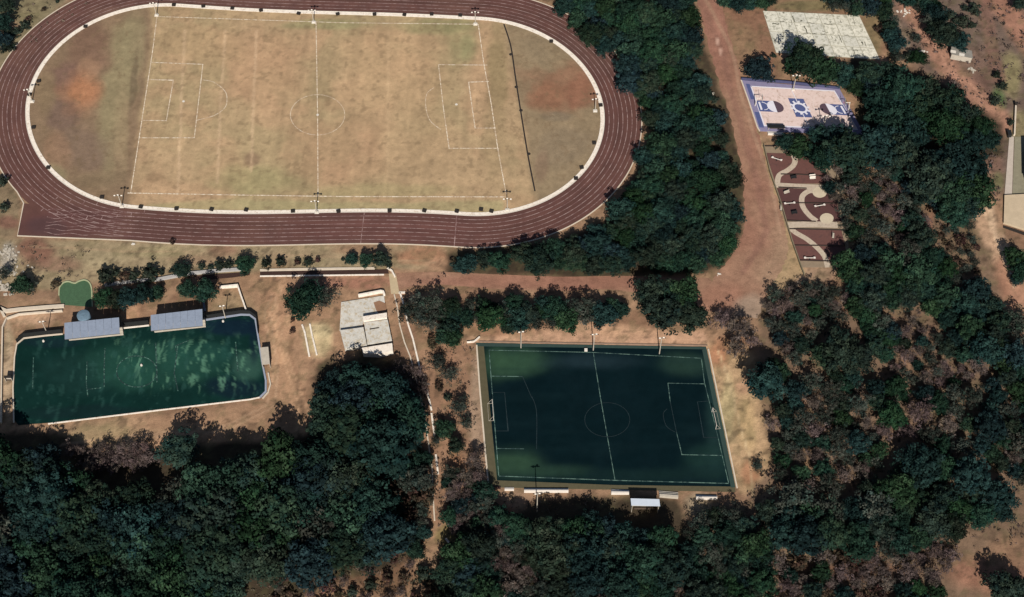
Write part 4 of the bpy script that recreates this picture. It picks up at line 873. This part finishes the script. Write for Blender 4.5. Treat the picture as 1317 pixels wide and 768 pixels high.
def tree(px, py, rp, kind, label, group=None, world=None, hs=None, name=None):
    nm, crowns, hf = KIND[kind]; name = name or nm; k = ppm(px, py); r = rp/k*1.0; hs = hs or TR.uniform(.78, 1.38)
    hc = (H0*r*hs if kind in 'dlby' else .75*r)
    p = at(px, py, hc) if world is None else Vector((world[0], world[1], 0)); NT[0] += 1
    e = empty(name, (p.x, p.y, 0), TR.uniform(0, 6.28)); tag(e, label, CAT[kind], group)
    c = bpy.data.objects.new('crown', crowns[TR.randint(len(crowns))]); put(c, e); c.location.z = hc; c.scale = (r*TR.uniform(.92,1.1), r*TR.uniform(.92,1.1), r*TR.uniform(.9,1.1))
    if kind in 'dly': t = put(bpy.data.objects.new('trunk', trunks[TR.randint(3)]), e); t.scale = (r, r, hc/H0)
    elif kind == 'b': t = put(bpy.data.objects.new('branches', twigs[TR.randint(4)]), e); t.scale = (r, r, hc/H0)
    else: t = put(MBs, e) if False else None
    return e
def inpoly(x, y, pts):
    ins = False
    for (ax, ay), (bx, by) in zip(pts, pts[1:]+pts[:1]):
        if (ay > y) != (by > y) and x < (bx-ax)*(y-ay)/(by-ay)+ax: ins = not ins
    return ins
TAKEN = []
LOOK = dict(y='small dark tree', d='dark leafy tree', l='thin greyish tree', b='bare brownish tree', s='dark shrub', r='reddish shrub')
def zone(pts, rp, mix, place, sp=1.25, hole=None, tries=5000, jit=.28, name=None):
    xs = [p[0] for p in pts]; ys = [p[1] for p in pts]; acc = []
    for _ in range(tries):
        x, y = TR.uniform(min(xs), max(xs)), TR.uniform(min(ys), max(ys))
        if not inpoly(x, y, pts) or (hole and any(inpoly(x, y, h) for h in hole)): continue
        r = rp*TR.uniform(1-jit, 1+jit)
        if y-r > 772 or x-r > 1325 or x+r < -8 or y+r < -8: continue
        if all(((x-a)**2+((y-b)/.83)**2) > (sp*(r+c)/2)**2 for a, b, c in acc) and all(((x-a)**2+((y-b)/.83)**2) > (.75*(r+c)/2*1.25)**2 for a, b, c in TAKEN):
            acc.append((x, y, r))
    cells = {}; RW = 5 if len(acc) > 45 else 3
    for x, y, r in acc:
        u = TR.rand(); s = 0
        for kd, wt in mix:
            s += wt
            if u <= s: break
        if kd == 'd' and r < 15 and not name: kd = 'y'
        cx = int(3*(x-min(xs))/(max(xs)-min(xs)+1e-6)) if len(acc) > 9 else 1; cy = int(RW*(y-min(ys))/(max(ys)-min(ys)+1e-6)) if len(acc) > 9 else 1
        cells.setdefault((cx, cy, kd), []).append((x, y, r))
    for (cx, cy, kd), L in cells.items():
        pos = ((['far north', 'north', 'middle', 'south', 'far south'] if RW == 5 else ['north', 'middle', 'south'])[cy]+' '+['west', '', 'east'][cx]).strip()
        for k, (x, y, r) in enumerate(sorted(L)):
            lk = LOOK[kd]
            if len(L) == 1: lab = f'{lk} in the {pos} part of {place}'
            elif k == 0: lab = f'westmost {lk} in the {pos} part of {place}'
            else: lab = f'{ORD[min(k, 29)]}{lk} from west, {pos} part of {place}'
            tree(x, y, r, kd, lab, f'{LOOK[kd]}s in {place}', name=name if kd == 'd' else None)
    TAKEN.extend(acc); return len(acc)
# individual trees and shrubs ------------------------------------------------
T1 = [
 (1083,98,18,'d','dark tree over the north east corner of the basketball court'),(1102,113,14,'d','dark tree close east of the basketball court corner'),
 (5,8,13,'d','dark tree in the far north west corner'),(2,30,13,'d','dark tree at the west edge just below the north west corner'),(4,52,12,'d','dark tree at the west edge beside the upper west bend of the track'),
 (10,44,8,'s','low dark bush just west of the upper bend, beside the reddish earth'),(22,41,7,'s','low dark bush second from the track at the upper west bend'),(31,34,8,'s','wide dark bush on the grass outside the upper west bend'),(37,24,4.5,'r','small reddish bush above the wide bush outside the upper west bend'),
 (56,12,3.5,'r','small round dark red bush alone on the grass near the top left'),(8,60,10,'s','dark bush touching the west edge below the reddish earth'),(74,2,3,'s','tiny bush at the top edge outside the north west bend'),
 (3,234,8,'s','dark bush at the west edge just under the track curve'),(6,267,7,'s','dark bush on reddish soil west of the start chute'),
 (27,367,13,'d','round dark tree west of the lobed lawn, left of two touching'),(40,370,10,'l','greyish tree west of the lobed lawn, right of two touching'),(5,352,10,'l','thin grey tree at the far west edge among rubble'),(71,366,6.5,'r','small round dark bush right beside the lobed lawn'),
 (134,357,12,'s','westmost dark bush of the row north of the stands'),(148,352,7,'s','small bush close behind the westmost dark bush of the row'),(160,356,8,'r','reddish bush third in the row north of the stands'),(173,355,8,'s','dark bush fourth in the row north of the stands'),(191,352,12,'s','large dark bush in the middle of the row north of the stands'),
 (208,350,5,'s','narrow dark bush right of the large middle bush of the row'),(220,349,3.5,'r','tiny reddish bush between two bigger ones in the row'),(234,348,11,'d','round dark tree in the row above the gap of the two stands'),(259,343,5.5,'s','slim dark bush in the row, just right of the round dark tree'),
 (270,344,4.5,'s','slim dark bush second right of the round dark tree'),(283,342,8,'s','greyish bush near the east end of the row'),(295,341,6.5,'s','dark bush touching the greyish bush near the east end of the row'),(315,341,13,'d','biggest leafy tree at the east end of the row over the yard'),
 (133,383,13,'d','westmost of the dark shade trees right behind the western stand'),(150,386,14,'d','second dark shade tree behind the western stand'),(167,383,15,'d','third dark shade tree behind the western stand'),(184,380,13,'d','fourth dark shade tree, above the gap of the stands'),(201,377,10,'d','eastmost of the touching dark shade trees behind the stands'),
 (240,373,12,'d','western of two dark trees behind the eastern stand'),(264,374,15,'d','eastern of two dark trees behind the eastern stand'),
 (343,339,7.5,'s','westmost bush on the long white planter coping'),(360,338,7.5,'s','second bush on the long white planter coping'),(382,338,5.5,'r','third, narrow bush on the long white planter coping'),(396,337,7,'s','fourth bush on the long white planter coping'),(408,335,4.5,'r','fifth, smallest bush on the long white planter coping'),
 (441,334,3,'s','tiny bush left of the leafy clump on the planter'),(452,334,8,'d','western tree of the leafy clump over the east end of the planter'),(470,335,9,'d','middle tree of the leafy clump over the east end of the planter'),(489,334,11,'d','eastern tree of the leafy clump over the east end of the planter'),(499,339,7,'s','low bush at the east foot of the leafy clump by the path gateway'),
 (389,388,21,'d','large leafy green tree standing alone in the dirt yard'),(417,386,17,'l','thin greyish tree touching the large leafy tree in the yard'),(400,375,15,'d','dark tree behind the large leafy tree in the yard'),(377,398,9,'l','small thin tree at the west foot of the large yard tree'),
 (376,412,3.5,'r','small reddish bush on the yard earth above the round dark ring'),(376,426,4.5,'r','round dark red bush on the yard earth'),(222,311,4.5,'r','small dark red bush on the south edge of the track'),
 (841,377,23,'d','north western tree of the big round clump over the dirt lane end'),(876,380,24,'d','north eastern tree of the big round clump over the dirt lane end'),(853,404,24,'d','south western tree of the big round clump over the dirt lane end'),(887,407,20,'d','south eastern tree of the big round clump over the dirt lane end'),(862,390,22,'d','central tree of the big round clump over the dirt lane end'),
 (583,436,12,'d','dark pointed tree below the lane hedge, near the turf pitch corner'),(557,441,9,'r','dark reddish shrub left of the pointed dark tree'),(563,466,12,'l','greyish tree beside the footpath level with the turf pitch corner'),(580,483,11,'l','grey-green tree between footpath and turf pitch, second down'),(565,497,7,'r','reddish shrub between footpath and turf pitch'),(576,512,6,'s','small dark shrub between footpath and turf pitch'),
 (592,524,14,'l','grey tree close to the west kerb of the turf pitch'),(600,545,9,'l','thin tree just below the grey tree west of the turf pitch'),(572,552,13,'d','round dark tree east of the footpath, half way down'),(586,574,11,'d','dark tree below the round one east of the footpath'),(561,567,8,'l','olive thin tree touching the footpath kerb'),
 (612,592,14,'b','bare grey tree at the south west corner kerb of the turf pitch'),(535,562,9,'r','reddish shrub west of the footpath'),(521,586,7,'r','small reddish shrub left of the footpath kerb'),(620,579,6,'b','small bare bush right at the west kerb of the turf pitch'),
 (977,90,17,'d','spiky palm-like dark tree alone above the basketball court corner'),(995,72,4,'s','small dark bush between the spiky tree and the concrete court'),(1035,75,23,'d','large dark tree at the south west corner of the concrete court'),(1058,90,20,'d','dark tree between the concrete court and the basketball court'),(1020,84,12,'d','dark tree on the west flank of the clump over the concrete court'),
 (985,492,26,'d','big round dark tree east of the sandy strip beside the turf pitch'),(999,478,16,'d','smaller dark crown behind the big round tree by the sandy strip'),
 (930,413,16,'b','bare purplish tree at the south of the road junction, westmost'),(953,422,18,'b','large bare purplish tree south of the road junction'),(948,448,15,'b','bare reddish tree near the north east corner of the turf pitch'),(968,440,11,'b','small bare tree east of the bare purplish group'),
 (1082,452,28,'d','big dark green tree in the middle of the east woodland'),(1104,462,20,'d','dark tree on the east flank of the big dark one in the east woodland'),(1062,458,18,'d','dark tree on the west flank of the big dark one in the east woodland'),
 (232,580,23,'d','dark round tree alone on the earth south of the training pitch'),(919,129,5,'s','small dark bush below the white bar beside the dirt road'),(900,95,5,'s','dark bush at the road side above the white bar'),
 (1131,39,7,'r','dark red bush east of the concrete court'),(1179,49,9,'l','greyish bush between two dirt paths in the north east'),(1168,73,8,'s','dark bush at the south end of the north east hedge line'),(1181,74,11,'d','round dark tree at the south end of the north east hedge line'),(1196,29,14,'l','grey thin tree beside the north east dirt path'),(1216,44,18,'d','big dark tree beside the north east dirt path'),(1233,53,14,'d','dark tree just above the small shed'),
 (1204,38,13,'d','dark tree left in the clump above the small shed'),(1222,20,8,'s','dark bush above the north east tree clump'),(1238,28,9,'s','wide green bush above the north east tree clump'),(1250,33,6,'s','small bush at the east end of the wide green bush'),(1253,12,9,'s','dark bush near the top edge in the north east'),(1241,10,5,'s','small bush near the top edge in the north east'),
 (1228,112,13,'b','brown leafless tree on the dirt fork in the north east'),(1282,97,6,'s','small dark shrub by the bright green grass in the north east'),(1290,110,7,'s','green shrub on the bright green grass in the north east'),(1281,130,8,'s','bright green shrub north of the thin pale wall'),(1311,6,9,'d','dark tree in the far north east corner'),
 (1306,332,15,'d','dark tree at the east edge below the concrete platform'),(1315,348,14,'d','dark tree at the east edge beside the dirt track'),(1308,360,9,'d','lowest dark tree of the three at the east edge'),(1300,158,5,'s','small dark bush beside the thin pale wall'),(1273,266,4,'s','small dark bush by the pale east track'),
 (1292,757,24,'d','dark tree in the far south east corner'),(1314,762,14,'d','dark tree cut by the south east corner of the picture'),(975,600,9,'l','thin tree at the end of the sandy strip'),(992,545,11,'b','dark bare tree at the east side of the sandy strip'),(1000,572,10,'d','dark tree at the lower east side of the sandy strip'),
 (1010,184,12,'d','dark blue-green tree just south of the basketball court, westmost'),(1030,190,15,'d','dark tree south of the basketball court, second from the west'),(1053,173,14,'d','dark tree overhanging the south side of the basketball court'),(1077,177,19,'d','tree overhanging the south side of the basketball court, further east'),
]
NEAR = 1.0
for t in T1:
    tree(*t[:4], t[4]); TAKEN.append(t[:3])
# belts, woods and hedges -------------------------------------------------------
n = {}
n['belt'] = zone([(705,-8),(884,-8),(893,60),(903,112),(925,160),(938,205),(943,260),(945,305),(922,337),(872,344),(800,344),(700,343),(592,343),(585,334),(640,330),(700,320),(745,308),(782,288),(815,245),(830,205),(838,168),(822,120),(790,75),(745,32)], 14.5, [('d',1)], 'the track and road belt', 1.12, name='plantation_tree')
n['hedge'] = zone([(522,394),(560,386),(600,392),(650,392),(720,392),(798,392),(804,404),(780,412),(730,418),(690,422),(650,424),(620,408),(590,412),(588,424),(575,440),(552,418),(524,405)], 14, [('d',.6),('l',.4)], 'the lane-side hedge strip', 1.1, name='plantation_tree')
n['top'] = zone([(928,0),(990,0),(992,8),(960,10),(930,8)], 11, [('d',1)], 'the top edge row', 1.2, name='plantation_tree')
n['top2'] = zone([(1068,-5),(1125,-5),(1120,10),(1095,14),(1070,8)], 11, [('d',.7),('l',.3)], 'the row above the concrete court', 1.2, name='plantation_tree')
n['line'] = zone([(1133,-5),(1142,0),(1158,60),(1160,78),(1147,72),(1140,40)], 9.5, [('d',.5),('l',.5)], 'the line beside the concrete court', 1.15, name='plantation_tree')
n['top3'] = zone([(1160,-8),(1200,-8),(1212,20),(1200,22),(1175,8)], 12, [('d',.7),('l',.3)], 'the top edge thicket, north east', 1.15)
n['court'] = zone([(1094,98),(1130,92),(1170,98),(1205,120),(1250,147),(1274,170),(1268,192),(1225,178),(1185,172),(1168,196),(1125,206),(1085,208),(1050,200),(1080,195),(1115,188),(1129,160),(1128,128),(1105,110)], 22, [('d',1)], 'the belt past the basketball court', 1.1)
n['big'] = zone([(1192,210),(1235,200),(1256,222),(1264,262),(1240,285),(1212,272),(1190,240)], 24, [('d',1)], 'the rounded eastern clump', 1.05)
n['orch'] = zone([(1062,225),(1100,212),(1150,218),(1182,245),(1190,292),(1165,310),(1100,325),(1085,300)], 10.5, [('d',.25),('b',.3),('l',.45)], 'the grove beside the playground', 1.5)
n['d1'] = zone([(1082,330),(1130,318),(1160,350),(1178,385),(1130,392),(1095,370)], 16, [('d',1)], 'the clump below the playground', 1.1)
n['d2'] = zone([(1150,255),(1175,270),(1195,320),(1228,352),(1265,385),(1325,425),(1325,490),(1270,462),(1222,435),(1185,392),(1160,335)], 17, [('d',.9),('l',.1)], 'the diagonal eastern belt', 1.3)
n['m1'] = zone([(985,380),(1040,368),(1095,375),(1110,400),(1050,430),(1030,465),(1010,460),(990,420)], 11.5, [('d',.25),('b',.25),('l',.5)], 'the grey grove below the playground', 1.4)
n['m1b'] = zone([(1120,395),(1150,420),(1140,460),(1125,450),(1115,420)], 13, [('d',.8),('l',.2)], 'the central east woodland', 1.1)
n['d4'] = zone([(985,645),(1030,640),(1060,655),(1110,640),(1160,600),(1200,590),(1250,610),(1300,640),(1290,665),(1200,690),(1130,712),(1060,695),(1000,690)], 21, [('d',.88),('l',.12)], 'the dark south east mass', 1.25)
n['d5'] = zone([(1160,520),(1200,500),(1260,500),(1325,480),(1325,640),(1300,600),(1250,590),(1200,570),(1165,560)], 15.5, [('d',.6),('l',.25),('b',.15)], 'the far east woodland', 1.5)
n['m2'] = zone([(1000,500),(1040,480),(1150,490),(1160,540),(1130,600),(1060,630),(1000,620),(1012,560)], 13.5, [('d',.5),('l',.25),('b',.25)], 'the mixed south east wood', 1.5)
n['m3'] = zone([(1165,405),(1215,435),(1260,470),(1250,490),(1190,500),(1150,480),(1150,430)], 10, [('d',.2),('b',.45),('l',.35)], 'the thin brown eastern slope', 1.6)
n['m4'] = zone([(1000,720),(1120,712),(1230,705),(1210,780),(1000,785)], 13, [('b',.5),('r',.3),('d',.2)], 'the lower south east edge', 1.45)
n['m5'] = zone([(1205,295),(1250,290),(1262,350),(1240,352),(1215,330)], 7, [('r',.6),('l',.4)], 'the dry eastern ground', 1.9)
n['d7'] = zone([(890,665),(925,660),(950,664),(978,700),(985,745),(960,790),(890,790),(880,750)], 17, [('d',.75),('l',.25)], 'the wood under the sandy strip', 1.25)
n['d8'] = zone([(702,692),(720,676),(762,672),(800,692),(852,694),(870,706),(868,745),(820,760),(740,745),(700,725)], 24, [('d',1)], 'the mass below the turf pitch', 1.05)
n['d8b'] = zone([(640,665),(695,680),(700,730),(700,790),(640,790),(630,700)], 14, [('b',.35),('l',.3),('d',.35)], 'the wood by the dark bar', 1.25)
n['d9'] = zone([(585,715),(635,690),(640,790),(560,790),(570,745)], 21, [('d',1)], "the wood at the footpath's end", 1.05)
n['m6'] = zone([(575,610),(618,605),(628,640),(630,680),(590,700),(575,660)], 12, [('b',.4),('l',.4),('d',.2)], 'the scrub by the lower footpath', 1.2)
n['m7'] = zone([(505,600),(545,590),(548,640),(550,690),(535,710),(505,690)], 14, [('d',.6),('l',.2),('r',.2)], 'the strip west of the footpath', 1.2)
n['m8'] = zone([(700,755),(870,755),(880,800),(700,800)], 14, [('b',.4),('l',.4),('d',.2)], 'the bottom edge wood', 1.4)
n['yard'] = zone([(415,500),(440,488),(480,492),(512,504),(528,528),(520,562),(485,584),(435,578),(412,548)], 28, [('d',1)], 'the clump below the terraces', 1.02)
n['yb'] = zone([(495,475),(540,475),(545,500),(530,520),(510,495)], 10, [('b',1)], 'the flank beside the terraces path', 1.1)
n['sw'] = zone([(-20,592),(40,590),(85,602),(105,628),(200,636),(265,630),(300,602),(330,588),(385,586),(410,598),(500,604),(508,660),(500,705),(440,715),(400,725),(330,725),(290,735),(300,800),(-20,800)], 32, [('d',.95),('l',.05)], 'the great south west forest', 1.08, hole=[[(-20,635),(35,640),(40,690),(-20,690)]])
n['swb'] = zone([(90,578),(185,572),(195,598),(110,605)], 12, [('b',1)], 'the north rim of the forest', 1.1)
n['swc'] = zone([(0,640),(35,640),(40,690),(0,690)], 12, [('b',.7),('l',.3)], 'the brown western forest patch', 1.1)
n['swd'] = zone([(345,738),(420,728),(520,715),(560,740),(540,790),(345,790)], 10, [('r',.5),('b',.3),('s',.2)], 'the brown bottom clearing', 2.2)
print('TREES', NT[0], n)
# ------------------------------------------------------------------ scrub: low dry tufts nobody could count
def scrub(name, polys, n_, size, cA, cB, seed):
    rs = np.random.RandomState(seed); V = []; Fc = []; C_ = []
    for pts, cnt in zip(polys, n_):
        xs = [p[0] for p in pts]; ys = [p[1] for p in pts]; k = 0
        while k < cnt:
            x, y = rs.uniform(min(xs), max(xs)), rs.uniform(min(ys), max(ys))
            if not inpoly(x, y, pts): continue
            k += 1; c = at(x, y); s = size*rs.uniform(.4, 1.5); t = rs.rand(); base = (np.array(cA)*(1-t)+np.array(cB)*t)
            for j in range(9):
                d = rs.normal(size=3)*s*.45; d[2] = abs(d[2])*.8+.05; p = np.array(c)+d; a = rs.normal(size=3)*s*.3; b = rs.normal(size=3)*s*.3; n0 = len(V)
                V += [p, p+a, p+a+b, p+b]; Fc.append((n0, n0+1, n0+2, n0+3)); C_ += [base*rs.uniform(.7, 1.3)]*4
    me = bpy.data.meshes.new(name); me.from_pydata([tuple(v) for v in V], [], Fc); me.materials.append(M_leaf); colour_mesh(me, np.array(C_))
    o = put(bpy.data.objects.new(name, me)); return o
tag(scrub('dry_scrub', [[(1140,-5),(1330,-5),(1330,120),(1290,150),(1240,140),(1180,70)],[(1262,180),(1290,180),(1288,260),(1268,262)],[(1060,220),(1200,220),(1260,350),(1240,430),(1160,480),(1090,330)],[(985,370),(1110,370),(1160,490),(1320,500),(1320,700),(1000,720),(960,770),(880,770),(985,600),(1010,500)]],
    [260, 50, 350, 900], .55, (.075,.056,.048), (.04,.034,.026), 3), 'low dry brown scrub on the rough eastern ground', 'scrub', kind='stuff')
tag(scrub('dry_scrub', [[(560,440),(610,440),(620,640),(640,760),(560,760),(560,600)],[(-5,310),(130,320),(100,360),(-5,372)],[(30,0),(120,0),(40,60)],[(880,640),(960,650),(990,760),(880,760)],[(300,730),(560,700),(560,770),(300,770)],[(90,560),(200,560),(200,600),(90,600)],[(630,640),(800,640),(700,700),(640,690)]],
    [300, 60, 30, 160, 220, 60, 60], .45, (.075,.055,.042), (.04,.036,.024), 4), 'low dry tufts on the earth round the pitches and paths', 'scrub', kind='stuff')
